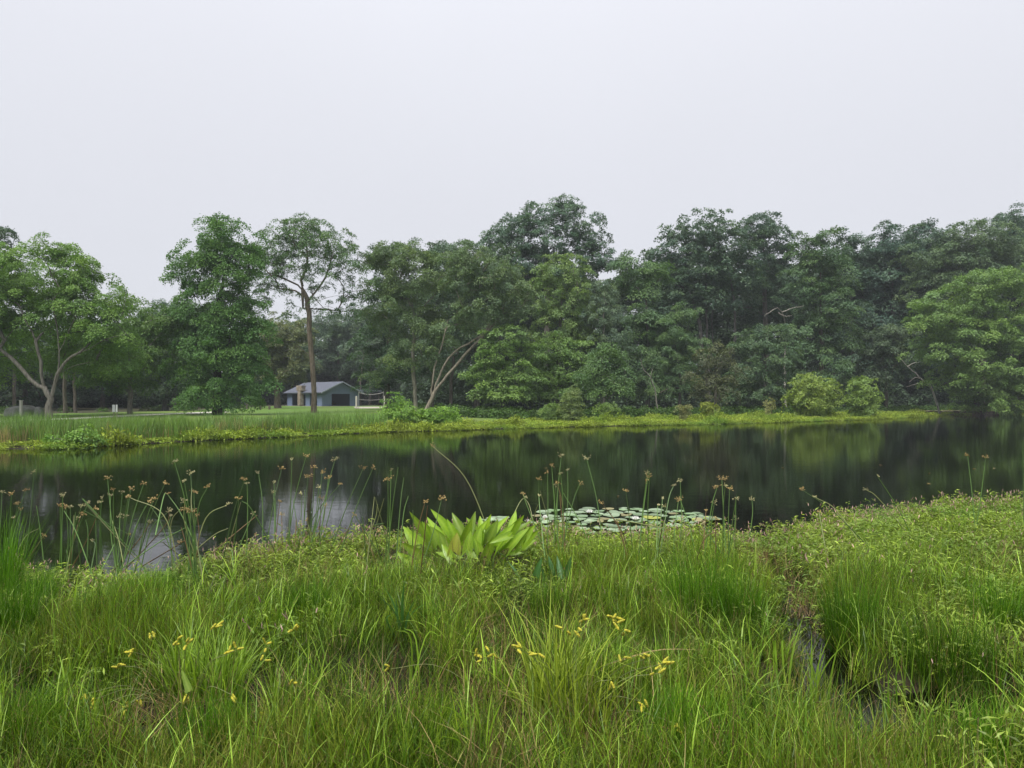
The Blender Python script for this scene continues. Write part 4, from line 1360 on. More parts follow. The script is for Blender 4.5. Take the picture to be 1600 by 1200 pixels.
def smart_fn(mb, g, i):
    for s in range(13):
        az = g.uniform(0, 6.3)
        h = g.uniform(.12, .32)
        b = disk(g, 1, .16)[0]
        ln = g.uniform(.1, .8)
        tip = b + np.array([math.cos(az) * math.sin(ln) * h, math.sin(az) * math.sin(ln) * h, math.cos(ln) * h])
        m = int(g.integers(5, 9))
        t = g.uniform(.25, 1, m)[:, None]
        P = b * (1 - t) + tip * t
        a2 = g.uniform(0, 6.3, m)
        D = np.stack([np.cos(a2), np.sin(a2), g.uniform(-.1, .9, m)], -1)
        N = nrm(np.array([0, 0, 1.]) + g.normal(size=(m, 3)) * .5)
        leaves(mb, P, N, D, g.uniform(.045, .09, m), g.uniform(.009, .017, m), 0, fold=.08)
        blades(mb, b[None], az, h, ln, 0.0, .004, 2, 2 if g.random() < .5 else 0)
        if i >= 3 and g.random() < .55:
            q = tip + g.normal(size=3) * .01
            e = q + np.array([g.normal() * .012, g.normal() * .012, g.uniform(.025, .05)])
            tube(mb, [tip, q, (q + e) / 2, e], [.001, .003, .0048, .001], 4, 1, cap=False)
SMC = proto('smartweed_clump', smart_fn, 6, [M['smart'], M['pink'], M['brown']])
x, y, px, py = near_cand(12000, np.random.default_rng(21))
tn = ynear(x) - y
lim = np.interp(px, [-400, 0, 150, 300, 450, 650, 850, 1000, 1150, 1300, 1450, 1600, 2000], [1.9, 1.8, 1.8, 2.2, 2.6, 2.9, 3.1, 3.0, 3.4, 4.2, 5.0, 5.6, 6])
pr = np.clip(1.15 - tn / lim, 0, 1) ** .6 * (.55 + .7 * noise2(x, y, 1.3, 31))
pr = np.maximum(np.where(tn < .3, np.maximum(pr, .8), pr), .10 * noise2(x, y, .8, 35) * (tn < 4.5)) * (1 - .95 * clearing(x, y))
k = rng.random(len(x)) < pr * .8
SX = np.stack([x, y, np.maximum(ground_h(x, y), -.01)], -1)[k]
tnk = tn[k]
ix = np.where((rng.random(len(tnk)) < np.where(tnk < .8, .7, .10)) , rng.integers(3, 6, len(tnk)), rng.integers(0, 3, len(tnk)))
hs = (.75 + .5 * noise2(SX[:, 0], SX[:, 1], 1.6, 77)) * np.interp(800 + F * SX[:, 0] / SX[:, 1], [0, 1200, 1500, 1600], [.9, 1, 1.05, 1.05])
scatter('smartweed', SX, SMC, 6, 'light green narrow leaved smartweed with pink flower spikes along the near water edge', 'ground cover', (.85, 1.2), .15, idx=ix, zs=hs)

def rush_fn(mb, g, i):
    n = 46
    tip = blades(mb, disk(g, n, .13), g.uniform(0, 6.3, n), g.uniform(.13, .36, n), np.abs(g.normal(0, .28, n)), g.uniform(-.2, .9, n), g.uniform(.0022, .0042, n), 3, 0, taper=3)
    m_ = 9
    blades(mb, disk(g, m_, .14), g.uniform(0, 6.3, m_), g.uniform(.22, .5, m_), np.abs(g.normal(0, .22, m_)), g.uniform(0, .9, m_), g.uniform(.0045, .008, m_), 4, 3, twist=g.normal(0, .4, m_))
    h = tip[g.random(n) < .35]
    blades(mb, h, g.uniform(0, 6.3, len(h)), .011, 0, 0, .0048, 2, 2, taper=2)
    n = 3
    blades(mb, disk(g, n, .13), g.uniform(0, 6.3, n), g.uniform(.12, .36, n), g.uniform(.1, .9, n), g.uniform(0, .9, n), g.uniform(.002, .005, n), 3, 1)
    n = 8
    blades(mb, disk(g, n, .14), g.uniform(0, 6.3, n), g.uniform(.15, .36, n), g.uniform(0, .5, n), g.uniform(.2, 1.3, n), g.uniform(.004, .008, n), 4, 0)
RSC = proto('spikerush_tuft', rush_fn, 7, [M['spikerush'], M['dry'], M['brown'], M['broad']])
x, y, px, py = near_cand(13000, np.random.default_rng(22), 1.6, 9.5)
tn = ynear(x) - y
pr = sstep(.9, 2.4, tn) * (.95 * sstep(.28, .75, .6 * noise2(x, y, 1.2, 41) + .4 * noise2(x, y, 3.6, 42)))
pr = np.where(px > 1150, pr * sstep(1.2, 3.6, tn), pr) * (1 - clearing(x, y))
k = rng.random(len(x)) < pr
GP = np.stack([x, y, np.maximum(ground_h(x, y), -.02)], -1)[k]
hs = (.45 + .85 * noise2(GP[:, 0], GP[:, 1], 1.6, 55)) * np.interp(GP[:, 1], [2.6, 3.4, 4.6, 5.5], [.70, .82, .95, 1.05])
scatter('marsh_grass', GP, RSC, 7, 'fine olive green spikerush and marsh grass covering the near bank', 'grass', (.8, 1.25), .13, zs=hs)

def mixg_fn(mb, g, i):
    n = 9
    blades(mb, disk(g, n, .1), g.uniform(0, 6.3, n), g.uniform(.25, .55, n), g.uniform(0, .3, n), g.uniform(.2, 1.9, n), g.uniform(.006, .012, n), 6, 0, twist=g.normal(0, .5, n))
    n = 3
    blades(mb, disk(g, n, .1), g.uniform(0, 6.3, n), g.uniform(.2, .45, n), g.uniform(.2, 1.0, n), g.uniform(.2, 1.4, n), g.uniform(.003, .007, n), 5, 1)
MXC = proto('broad_grass_tuft', mixg_fn, 6, [M['broad'], M['dry']])
x, y, px, py = near_cand(900, np.random.default_rng(23), 1.6, 7.2)
tn = ynear(x) - y
k = (tn > 1.2) & (rng.random(len(x)) < .25 + .7 * noise2(x, y, .9, 61)) & (clearing(x, y) < .4)
BG = np.stack([x, y, np.maximum(ground_h(x, y), -.02)], -1)[k]
scatter('broad_grass', BG, MXC, 6, 'scattered broad bladed grass arching among the fine marsh grass', 'grass', (.7, 1.15), .15, zs=np.interp(BG[:, 1], [2.6, 3.4, 4.6], [.6, .7, 1.0]))

def drytuft_fn(mb, g, i):
    n = 16
    blades(mb, disk(g, n, .14), g.uniform(0, 6.3, n), g.uniform(.15, .42, n), g.uniform(.1, 1.1, n), g.uniform(-.3, 1.2, n), g.uniform(.002, .005, n), 4, 0, twist=g.normal(0, .5, n))
    n = 10
    blades(mb, disk(g, n, .1), g.uniform(0, 6.3, n), g.uniform(.25, .5, n), np.abs(g.normal(0, .2, n)), g.uniform(-.1, .3, n), .003, 3, 1)
DRC = proto('dry_tuft', drytuft_fn, 4, [M['dry'], M['brown']])
x, y, px, py = near_cand(1500, np.random.default_rng(29), 1.6, 8.5)
tn = ynear(x) - y
k = (tn > .5) & (rng.random(len(x)) < .5 * sstep(.45, .75, noise2(x, y, .9, 91)) + .03)
scatter('dead_thatch', np.stack([x, y, np.maximum(ground_h(x, y), -.02)], -1)[k], DRC, 4, 'tan and brown dead stems tangled among the marsh grass', 'dead grass', (.8, 1.2), .2)

def carpet_fn(mb, g, i):
    n = 60
    blades(mb, disk(g, n, .15), g.uniform(0, 6.3, n), g.uniform(.10, .24, n), g.uniform(0, .5, n), g.uniform(0, .8, n), g.uniform(.002, .004, n), 3, 0, taper=2.5)
    n = 10
    blades(mb, disk(g, n, .15), g.uniform(0, 6.3, n), g.uniform(.08, .2, n), g.uniform(.3, 1.3, n), g.uniform(0, .5, n), g.uniform(.003, .006, n), 2, 1)
M['thatch'] = foliage('shaded_short_grass', (.03, .08, .006), (.07, .12, .014), trans=.15, spec=.1)  # dark green: the shade low between the blades is put into the colour
CPC = proto('short_grass_tuft', carpet_fn, 4, [M['thatch'], M['brown']])
x, y, px, py = near_cand(6500, np.random.default_rng(24), 1.6, 8)
tn = ynear(x) - y
k = (tn > .7) & (rng.random(len(x)) < (.10 + .6 * noise2(x, y, 1.6, 71) ** 2) * (1 - .8 * clearing(x, y)))
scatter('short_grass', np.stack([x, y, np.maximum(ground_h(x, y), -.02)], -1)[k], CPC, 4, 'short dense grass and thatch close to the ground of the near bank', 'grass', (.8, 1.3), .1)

# ------------------------------------------------------------------ near bank: single plants
def near_xy(px_, py_, z=0.03):
    d = (EYE - z) * F / (py_ - HY)
    x_ = (px_ - 800) / F * d
    return x_, d, max(gz(x_, d), -.02)

# soft rush tussocks
TUS = [(2, 945, .5, .85, 'tallest dense rush tussock, at the left margin against the water', .8), (1092, 985, .95, .62, 'tall dark green rush tussock, fullest one below the lily pads', 1.0), (1150, 1000, .6, .5, 'rush tussock close right of the fullest tussock', .9), (1330, 1010, .6, .62, 'tall rush tussock leaning over the wet gully on its right bank', .9), (1480, 1065, .9, .5, 'wide rush tussock behind the small pool near the right corner', 1.0),
       (1560, 1000, .7, .5, 'rush tussock at the right margin above the small pool', .9), (20, 1010, .55, .6, 'dark rush tussock at the left margin beside the narrow wet gap', .8), (60, 960, .4, .5, 'small rush tussock left of the broken pale stalk', .7), (1070, 1200, .7, .34, 'bright soft tussock at the lower border below the yellow spiked sedge', 1.1),
       (1225, 1195, .8, .26, 'bright soft tussock at the lower border, left of the gully mouth', 1.2), (1335, 1225, .7, .26, 'bright soft tussock at the lower border, right of the gully mouth', 1.2), (1540, 1210, .9, .28, 'bright soft tussock filling the lower right corner', 1.1), (30, 1195, .7, .34, 'bright soft tussock filling the lower left corner', 1.0),
       (480, 985, .5, .42, 'faint rush tussock between the bulrushes and the left sedge', .8), (230, 960, .8, .42, 'dense fine rush tussock right behind the left sedge clump', .9), (860, 985, .5, .4, 'thin rush tussock in front of the dark pickerel leaves', .8), (330, 1190, .6, .3, 'low bright tussock below the left sedge clump', .9)]
for px_, py_, wd, h, lab, dn in TUS:
    x_, d, z_ = near_xy(px_, py_)
    g = np.random.default_rng(int(px_ + py_))
    n = int(620 * dn)
    b = disk(g, n, wd * .32) * np.array([1, .8, 1]) + np.array([x_, d, z_ - .02])
    az = np.arctan2(b[:, 1] - d, b[:, 0] - x_) + g.normal(0, .9, n)
    mb = MB()
    blades(mb, b, az, h * g.uniform(.55, 1.15, n), g.uniform(0, .35, n), g.uniform(0, .55, n), g.uniform(.0025, .0048, n), 4, 0, taper=2.5)
    n = 40
    b = disk(g, n, wd * .36) + np.array([x_, d, z_ - .02])
    blades(mb, b, g.uniform(0, 6.3, n), h * g.uniform(.3, .8, n), g.uniform(.2, .9, n), g.uniform(0, .9, n), .0035, 3, 1)
    tag(mb.build('rush_tussock', [M['soft'], M['dry']], origin=(x_, d, z_)), lab, 'rush tussock', 'rush tussocks on the near bank')

# sedge clumps with yellow spikes
def spike_mesh(mb, p, direction, ln, r):
    direction = nrm(np.asarray(direction, float))
    t = np.linspace(0, 1, 9)
    side = nrm(np.cross(direction, [0.3, .2, .9]))
    P = p + direction * (t * ln)[:, None] + side * (np.sin(t * 3) * .003)[:, None]
    prof = r * np.array([.35, .85, 1.05, .92, 1.08, .9, 1.02, .75, .2]) * (1 + .12 * np.array([1, -1, 1, -1, 1, -1, 1, -1, 1]))
    tube(mb, P, prof, 7)

def sedge(label, base, nblade, hmin, hmax, rad, spikes, mat=M['sedge']):
    x_, d, z_ = near_xy(*base)
    root = empty('sedge_clump', (x_, d, z_), label, 'sedge', 'sedge clumps with yellow spikes')
    g = np.random.default_rng(int(base[0]))
    n = nblade
    cen = disk(g, 7, rad * 1.9) * [1, .7, 1]
    pick = g.choice(7, n, p=np.array([5, 4, 3, 2, 2, 1, 1]) / 18)
    off = cen[pick]
    b = disk(g, n, rad * .55) * [1, .8, 1] + off + np.array([x_, d, z_ - .02])
    az = np.where(g.random(n) < .45, np.arctan2(off[:, 1], off[:, 0]), 0) + g.normal(0, 1.2, n) + g.uniform(0, 6.3, 7)[pick]
    mb = MB()
    blades(mb, b, az, g.uniform(hmin * .7, hmax, n) * g.uniform(.75, 1.1, 7)[pick], np.abs(g.normal(.15, .25, n)), np.abs(g.normal(.5, .7, n)), g.uniform(.008, .016, n), 7, 0, twist=g.normal(0, .4, n))
    o = mb.build('blades', [mat], root)
    o['kind'] = 'stuff'
    n = 40
    mb = MB()
    b = disk(g, n, rad * 1.2) + np.array([x_, d, z_ - .02])
    blades(mb, b, g.uniform(0, 6.3, n), g.uniform(.2, .45, n), g.uniform(.4, 1.2, n), g.uniform(.2, 1.0, n), g.uniform(.003, .007, n), 5, 0)
    o = mb.build('dead_blades', [M['dry']], root)
    o['kind'] = 'stuff'
    for sp in spikes:
        sx, sy = sp[:2]
        m = sp[2] if len(sp) > 2 else 2
        dd = d - g.uniform(.18, .45)
        e = px2w(sx, sy, dd)
        mid = (np.array([x_, d, z_]) * .45 + e * .55) + np.array([0, 0, .10])
        Q = curve_pts([np.array([x_ + g.normal() * .04, d + g.normal() * .04, z_]), mid, e], 12)
        st = MB()
        tube(st, Q, np.linspace(.0022, .0014, 12), 4)
        so = st.build('flower_stalk', M['bulpale'], root, smooth=True)
        for q in range(m + 1):
            mb = MB()
            dr = np.array([g.normal() * .55 + (e[0] - x_) * .6, g.normal() * .3, g.uniform(-1.0, -.1) if e[2] < .62 * (hmax) else g.uniform(-.5, .7)])
            spike_mesh(mb, e + g.normal(size=3) * .010, dr, g.uniform(.034, .052), .0066)
            mb.build('seed_spike', M['spike'], so, smooth=True)
        lf = MB()
        blades(lf, e[None], g.uniform(0, 6.3), g.uniform(.08, .2), g.uniform(.5, 1.2), g.uniform(.2, .9), .005, 5, 0)
        lf.build('bract', mat, so)
    return root
sedge('bright sedge fountain with drooping yellow spikes at the lower left', (285, 1120), 420, .35, .72, .16,
      [(195, 1103, 2), (152, 1106, 3), (163, 1128, 2), (176, 1116, 3), (212, 1092, 2), (290, 1090, 2), (286, 1118, 1), (184, 1040, 2), (205, 1017, 2), (240, 993, 2), (276, 1000, 2), (292, 1006, 2), (334, 980, 2), (357, 1022, 2), (362, 1085, 2), (368, 1016, 1), (407, 1118, 2), (148, 1092, 2), (133, 1084, 1)])
sedge('tall yellowing sedge with upright yellow spikes near the lower middle', (890, 1165), 330, .45, .88, .19,
      [(812, 1013, 2), (837, 1024, 2), (900, 985, 1), (908, 968, 3), (960, 968, 4), (975, 985, 2), (1012, 1028, 2), (1035, 1037, 3), (1030, 1052, 2), (1000, 1095, 3), (972, 1028, 1), (880, 985, 1), (1060, 1132, 2), (955, 1062, 1)],
      mat=foliage('sedge_yellow_green', (.16, .25, .018), (.31, .38, .05), trans=.35, rough=.45, spec=.3, vary=.4))
sedge('small tangled sedge with short yellow spikes, midway between the two big sedges', (455, 1120), 70, .25, .5, .1, [(462, 985, 2), (415, 1010, 2), (410, 1030, 1), (462, 1092, 2), (455, 1068, 1)])
sedge('sparse sedge with yellow spikes left of the tall yellowing sedge', (770, 1100), 60, .25, .5, .1, [(745, 1022, 2), (765, 1024, 2), (755, 1030, 1), (610, 1045, 1)])

# single broad bladed grass plants
def grassplant(label, base, bl, mat, nseg=9):
    """bl: list of (tip px, tip py, width, [via px, via py])"""
    x_, d, z_ = near_xy(*base)
    root = empty('grass_plant', (x_, d, z_), label, 'grass plant', 'broad bladed grass plants')
    g = np.random.default_rng(int(base[0] * 3 + base[1]))
    for b in bl:
        dd = d + g.uniform(-.2, .1)
        e = px2w(b[0], b[1], dd)
        s = np.array([x_ + g.normal() * .03, d + g.normal() * .03, z_ - .02])
        ctl = [s, px2w(b[3], b[4], (d + dd) / 2), e] if len(b) > 3 else [s, (s + e) / 2 + np.array([(s[0] - e[0]) * .15, 0, .05]), e]
        Q = curve_pts(ctl, nseg)
        T = nrm(np.gradient(Q, axis=0))
        a = g.uniform(-.6, .6)
        S = nrm(np.cross(T, np.array([math.sin(a), -math.cos(a), .15])))
        Nn = np.cross(S, T)
        t = np.linspace(0, 1, nseg)
        w = b[2] * (.55 + .45 * np.minimum(1, t * 3)) * (1 - t ** 2.2) * .5 + .0004
        V = np.stack([Q - S * w[:, None] + Nn * (w * .35)[:, None], Q, Q + S * w[:, None] + Nn * (w * .35)[:, None]], 1).reshape(-1, 3)
        f = []
        for i in range(nseg - 1):
            for j in range(2):
                f.append([i * 3 + j, i * 3 + j + 1, i * 3 + 3 + j + 1, i * 3 + 3 + j])
        mb = MB()
        mb.add(V, f)
        mb.build('blade', mat, root, smooth=True)
    return root
grassplant('bright grass with two arched blades beside the wet gully', (1225, 1100), [(1208, 1060, .016, 1210, 1000), (1232, 1030, .014, 1222, 1002), (1255, 962, .014), (1200, 1010, .010, 1215, 1050), (1240, 985, .010)], M['broad'])
grassplant('tuft of upright bright blades between the arched grass and the reddish blade', (1275, 1110), [(1268, 985, .011), (1252, 1000, .010), (1320, 975, .011), (1335, 990, .009), (1285, 1000, .010), (1300, 985, .009), (1245, 1030, .010), (1262, 1020, .009), (1290, 1020, .010)], M['broad'])
grassplant('single tall straight blade plant between the two right hand pools', (1412, 1090), [(1419, 942, .012), (1404, 985, .009), (1430, 1000, .009), (1395, 1020, .008)], M['broad'])
grassplant('upright rush like plant in front of the small right hand pool', (1388, 1150), [(1370, 1050, .012), (1400, 1040, .012), (1388, 1048, .014), (1380, 1070, .010), (1395, 1085, .012)], M['soft'])
grassplant('iris like plant with wide upright blades in the middle of the bank', (625, 1010), [(632, 905, .028), (600, 915, .020), (610, 960, .022, 605, 970), (650, 935, .016), (590, 930, .012), (618, 930, .018), (668, 940, .010)], M['pickerel'])
grassplant('pale arching grass with nodding blades below the iris like plant', (650, 1105), [(618, 984, .012, 642, 1000), (630, 981, .010, 650, 1000), (690, 995, .009, 665, 995), (635, 1020, .008, 648, 1040), (700, 1030, .008)], M['broad'])
grassplant('broad bladed grass standing left of the bright sedge fountain', (110, 1110), [(92, 1020, .014), (68, 1035, .014), (62, 1090, .010), (130, 1075, .012, 118, 1070), (85, 1070, .010, 70, 1060), (118, 1040, .010), (102, 1000, .010), (40, 1060, .010, 60, 1045), (145, 1000, .009)], M['broad'])
grassplant('tall broad upright blades directly behind the bright sedge fountain', (172, 1075), [(163, 945, .013), (184, 975, .012), (148, 975, .010, 150, 1000), (205, 990, .009), (130, 965, .009, 145, 1005), (178, 1010, .012)], M['broad'])
grassplant('yellow green blade fan at the lower border left of the yellowing sedge', (745, 1230), [(735, 1070, .010), (702, 1075, .009, 728, 1130), (790, 1085, .009), (770, 1075, .008), (690, 1150, .009, 720, 1160), (745, 1110, .010), (680, 1100, .007, 720, 1120)], M['sedge'])
grassplant('small bright grass tuft at the lower border below the middle of the bank', (650, 1230), [(660, 1160, .008), (680, 1180, .009, 668, 1185), (630, 1170, .010), (642, 1155, .008), (615, 1190, .008)], M['broad'])
grassplant('arching light green grass between the yellowing sedge and the big rush tussock', (1065, 1140), [(1105, 1050, .010, 1100, 1075), (1050, 1015, .010), (1120, 1095, .009, 1100, 1080), (1040, 1050, .009), (1090, 1090, .009), (1130, 1080, .008)], M['broad'])
grassplant('grass with rolled pale blades behind the pool, near the right margin', (1545, 1110), [(1552, 965, .010), (1520, 1010, .008), (1580, 1020, .009), (1530, 1060, .010), (1598, 1040, .008)], M['soft'])
grassplant('small grass with wide short blades at the left end of the bank by the reeds', (30, 1040), [(15, 945, .010), (5, 970, .010), (45, 960, .008), (25, 985, .008)], M['soft'])

VT = np.array([[.12 if i % 2 else 0, .2 if i % 2 else .05, .6, .2 if i % 2 else .05, .12 if i % 2 else 0] for i in range(40)]).ravel()
def broadleaf_mesh(L_, W_, n=10, lobe=0.0, cup=.18, curl=.15):
    """pointed leaf blade lying along +X, base at origin; lobe > 0 gives arrowhead lobes"""
    t = np.linspace(0, 1, n)
    w = W_ * .5 * np.sin(np.pi * (t * .85 + .15) ** .8) ** .9
    w = W_ * .5 * (np.clip(t / .18, 0, 1) ** .5) * np.clip(1 - t, 0, 1) ** .8 * 1.25
    if lobe:
        w = W_ * .5 * np.clip(1 - t, 0, 1) ** 1.0 * (.80 + .75 * t) / .84
    x_ = t * L_
    mid = np.stack([x_, 0 * t, -curl * L_ * t ** 2], -1)
    V = []
    for i in range(n):
        for s in (-1, -.5, 0, .5, 1):
            back = -lobe * L_ * max(0, 1 - t[i] * 3.2) * abs(s) ** 1.3
            V.append(mid[i] + np.array([back, s * w[i], cup * w[i] * (abs(s) ** 1.5) + .006 * L_ * math.sin(t[i] * 14) * abs(s)]))
    f = [[i * 5 + j, i * 5 + j + 1, i * 5 + 5 + j + 1, i * 5 + 5 + j] for i in range(n - 1) for j in range(4)]
    return np.array(V), np.array(f)

def rotm(az, el, roll):
    ca, sa, ce, se, cr, sr_ = math.cos(az), math.sin(az), math.cos(el), math.sin(el), math.cos(roll), math.sin(roll)
    X = np.array([ca * ce, sa * ce, se])
    Y0 = np.array([-sa, ca, 0])
    Z0 = np.cross(X, Y0)
    return np.array([X, Y0 * cr + Z0 * sr_, -Y0 * sr_ + Z0 * cr])

def leafy(name, label, cat, base, lst, mats, lobe, group=None, zbase=None):
    """lst: (tip px, tip py, base-of-blade px, py, width m, depth offset, material index, roll)"""
    x_, d, z_ = near_xy(*base)
    root = empty(name, (x_, d, z_), label, cat, group)
    g = np.random.default_rng(int(base[0]))
    for q in lst:
        tx, ty, bx_, by_, wd = q[:5]
        off = q[5] if len(q) > 5 else g.uniform(-.25, .25)
        mi = q[6] if len(q) > 6 else 0
        roll = q[7] if len(q) > 7 else g.uniform(-.5, .5)
        B = px2w(bx_, by_, d + off)
        T = px2w(tx, ty, d + off + g.uniform(-.10, .16))
        v = T - B
        Ln = np.linalg.norm(v)
        V, f = broadleaf_mesh(Ln * 1.03, wd * (.92 if lobe > .2 else .8), 17, lobe, cup=g.uniform(.08, .42), curl=g.uniform(-.06, .16))
        v = v / Ln
        az, el = math.atan2(v[1], v[0]), math.asin(v[2])
        # blade turned so that its face looks outwards and up, towards the open side
        X = v
        up = nrm(np.array([g.normal() * .3, -1.0 + g.normal() * .25, .75]))
        Y = nrm(np.cross(up, X))
        Z = np.cross(X, Y)
        c, s_ = math.cos(roll), math.sin(roll)
        Rm = np.array([X, Y * c + Z * s_, -Y * s_ + Z * c])
        mb = MB()
        mb.add(B + V @ Rm, f, 0, VT[:len(V)])
        lf = mb.build('leaf', mats[mi], root, smooth=True)
        if mi:
            lf['label'] = 'yellowing leaf'
        s0 = np.array([x_ + (B[0] - x_) * .45 + g.normal() * .05, d + off * .7, z_ - .03])
        mb = MB()
        tube(mb, curve_pts([s0, s0 * .45 + B * .55 + np.array([0, 0, .04]), B], 7), np.linspace(.006, .004, 7), 5)
        mb.build('stalk', mats[0], lf, smooth=True)
    return root
arum = [(668, 808, 690, 846, .15, -.1), (700, 812, 716, 850, .15, -.15), (752, 822, 742, 856, .15, -.35), (778, 812, 762, 848, .15, -.25), (800, 818, 776, 852, .15, -.3), (824, 822, 796, 856, .15, -.35), (735, 830, 730, 862, .14, -.45), (772, 838, 760, 868, .13, -.45), (686, 832, 698, 862, .14, -.35), (628, 822, 652, 850, .16, -.2), (640, 800, 668, 838, .13, .1), (660, 815, 678, 846, .15, 0), (625, 848, 655, 866, .13, -.35), (690, 850, 706, 872, .13, -.5), (728, 850, 738, 872, .12, -.5), (842, 828, 815, 852, .13, .1), (676, 795, 702, 832, .15), (706, 800, 722, 834, .14), (743, 799, 735, 826, .10), (737, 812, 728, 843, .15, -.2), (760, 812, 745, 840, .13), (730, 808, 742, 828, .10), (790, 805, 768, 838, .15), (806, 798, 800, 822, .11), (830, 810, 792, 848, .17, -.2), (818, 806, 800, 830, .12),
        (836, 820, 818, 842, .12), (676, 824, 700, 856, .17, -.3), (714, 832, 710, 862, .17, -.45, 1), (634, 828, 655, 845, .12), (672, 822, 684, 850, .13), (655, 840, 670, 860, .12), (619, 862, 648, 884, .14, -.5), (680, 860, 712, 874, .12, -.5), (765, 848, 792, 838, .10, -.5), (800, 832, 778, 852, .10, -.4),
        (838, 842, 820, 858, .10), (790, 868, 812, 862, .08), (775, 815, 760, 838, .11), (705, 845, 690, 836, .12), (755, 825, 748, 848, .12, -.3), (812, 822, 788, 842, .15, .1), (720, 818, 708, 842, .13, .2), (750, 806, 752, 828, .10, .3), (782, 820, 770, 845, .13, -.1), (765, 805, 760, 826, .10, .25), (696, 815, 690, 838, .12, .1), (822, 835, 806, 855, .12, -.2),
        (740, 840, 750, 862, .12, -.4), (660, 850, 640, 862, .09, -.3), (653, 887, 660, 872, .06, -.6, 1), (672, 872, 668, 888, .05, -.65, 1)]
leafy('arrow_arum', 'big clump of bright arrow shaped leaves at the near water edge', 'arum', (742, 885), arum, [M['arum'], M['arum_old']], .32)
leafy('pickerelweed', 'low dark bluish green leaves in front of the bright arum clump', 'pickerelweed', (860, 925), [(795, 875, 812, 905, .09), (845, 872, 838, 900, .10), (858, 868, 862, 898, .11), (870, 868, 878, 905, .10), (892, 870, 885, 900, .09), (850, 885, 848, 915, .08), (835, 890, 850, 915, .08), (885, 885, 875, 910, .07)], [M['pickerel']], .12, 'loose broad leaved plants')
leafy('pickerelweed', 'single pale pointed leaf pair at the lower right border', 'pickerelweed', (1480, 1195), [(1461, 1148, 1478, 1172, .035, 0, 0, .4), (1440, 1168, 1462, 1182, .03), (1490, 1180, 1478, 1172, .03)], [M['broad']], .0, 'loose broad leaved plants')
leafy('pickerelweed', 'lone arrow leaf standing inside the bright sedge fountain', 'pickerelweed', (300, 1140), [(284, 1046, 296, 1080, .05, -.25), (318, 1128, 300, 1110, .04, -.3)], [M['broad']], .05, 'loose broad leaved plants')
leafy('pickerelweed', 'small fresh leaf pair below the bright sedge fountain', 'pickerelweed', (243, 1185), [(253, 1136, 244, 1154, .022, 0), (238, 1140, 244, 1155, .02, 0), (210, 1158, 222, 1170, .018, 0), (285, 1158, 272, 1168, .018, 0), (186, 1183, 200, 1195, .02, 0)], [M['arum']], .0, 'loose broad leaved plants')
leafy('pickerelweed', 'small leaf plant left of the lower middle, below the tangled sedge', 'pickerelweed', (505, 1145), [(504, 1088, 508, 1108, .03, 0), (482, 1112, 490, 1124, .025, 0)], [M['broad']], .0, 'loose broad leaved plants')

# stray dead blades lying over the grass
for px_, py_, tx, ty, w, lab in ((85, 955, 130, 938, .008, 'long broken pale stalk lying over the wet ground at the left'), (685, 1065, 720, 1026, .008, 'bent reddish dead blade in the middle of the bank'), (1300, 1108, 1317, 1070, .012, 'orange dead blade by the wet gully'), (945, 1040, 1108, 1016, .012, 'long arching blade turning brown right of the yellowing sedge'), (800, 1060, 775, 1028, .007, 'bent dead stalk left of the yellowing sedge')):
    x_, d, z_ = near_xy(px_, py_, .25)
    e = px2w(tx, ty, d - .1)
    s = px2w(px_, py_, d)
    Q = curve_pts([s, (s + e) / 2 + [0, 0, .05], e], 8)
    b = np.linspace(1, .1, 8)[:, None] * w * .5
    mb = MB()
    S = nrm(np.cross(nrm(np.gradient(Q, axis=0)), [0.1, -.8, .5]))
    V = np.stack([Q - S * b, Q + S * b + [0, 0, .002]], 1).reshape(-1, 3)
    mb.add(V, [[2 * i, 2 * i + 1, 2 * i + 3, 2 * i + 2] for i in range(7)])
    tag(mb.build('dry_stalk', M['dry'], origin=s), lab, 'dry stalk', 'dry stalks lying over the grass')

# ------------------------------------------------------------------ bulrushes
HEADM = {'b': M['spkb'], 'r': M['spkr'], 'p': M['spkp']}
def flower_head(p, kind, size, parent, g, dirn):
    mb = MB()
    n = int(9 * size) + 4
    for _ in range(n):
        a = g.uniform(0, 6.3)
        ray = np.array([math.cos(a), math.sin(a), g.uniform(-.5, .8)]) * g.uniform(.005, .036) * size + dirn * g.uniform(0, .02)
        q = p + ray
        tube(mb, [p, (p + q) / 2 + [0, 0, .004], q], .0008, 3, 0, cap=False)
        for _k in range(2):
            dd = nrm(ray / (np.linalg.norm(ray) + 1e-6) + g.normal(size=3) * .5)
            ln = g.uniform(.009, .015)
            q2 = q + g.normal(size=3) * .004
            tube(mb, [q2, q2 + dd * ln * .35, q2 + dd * ln * .7, q2 + dd * ln], [.0012, .0036, .0032, .0005], 4, 0, cap=False)
    mb.build('flower_head', HEADM[kind], parent)

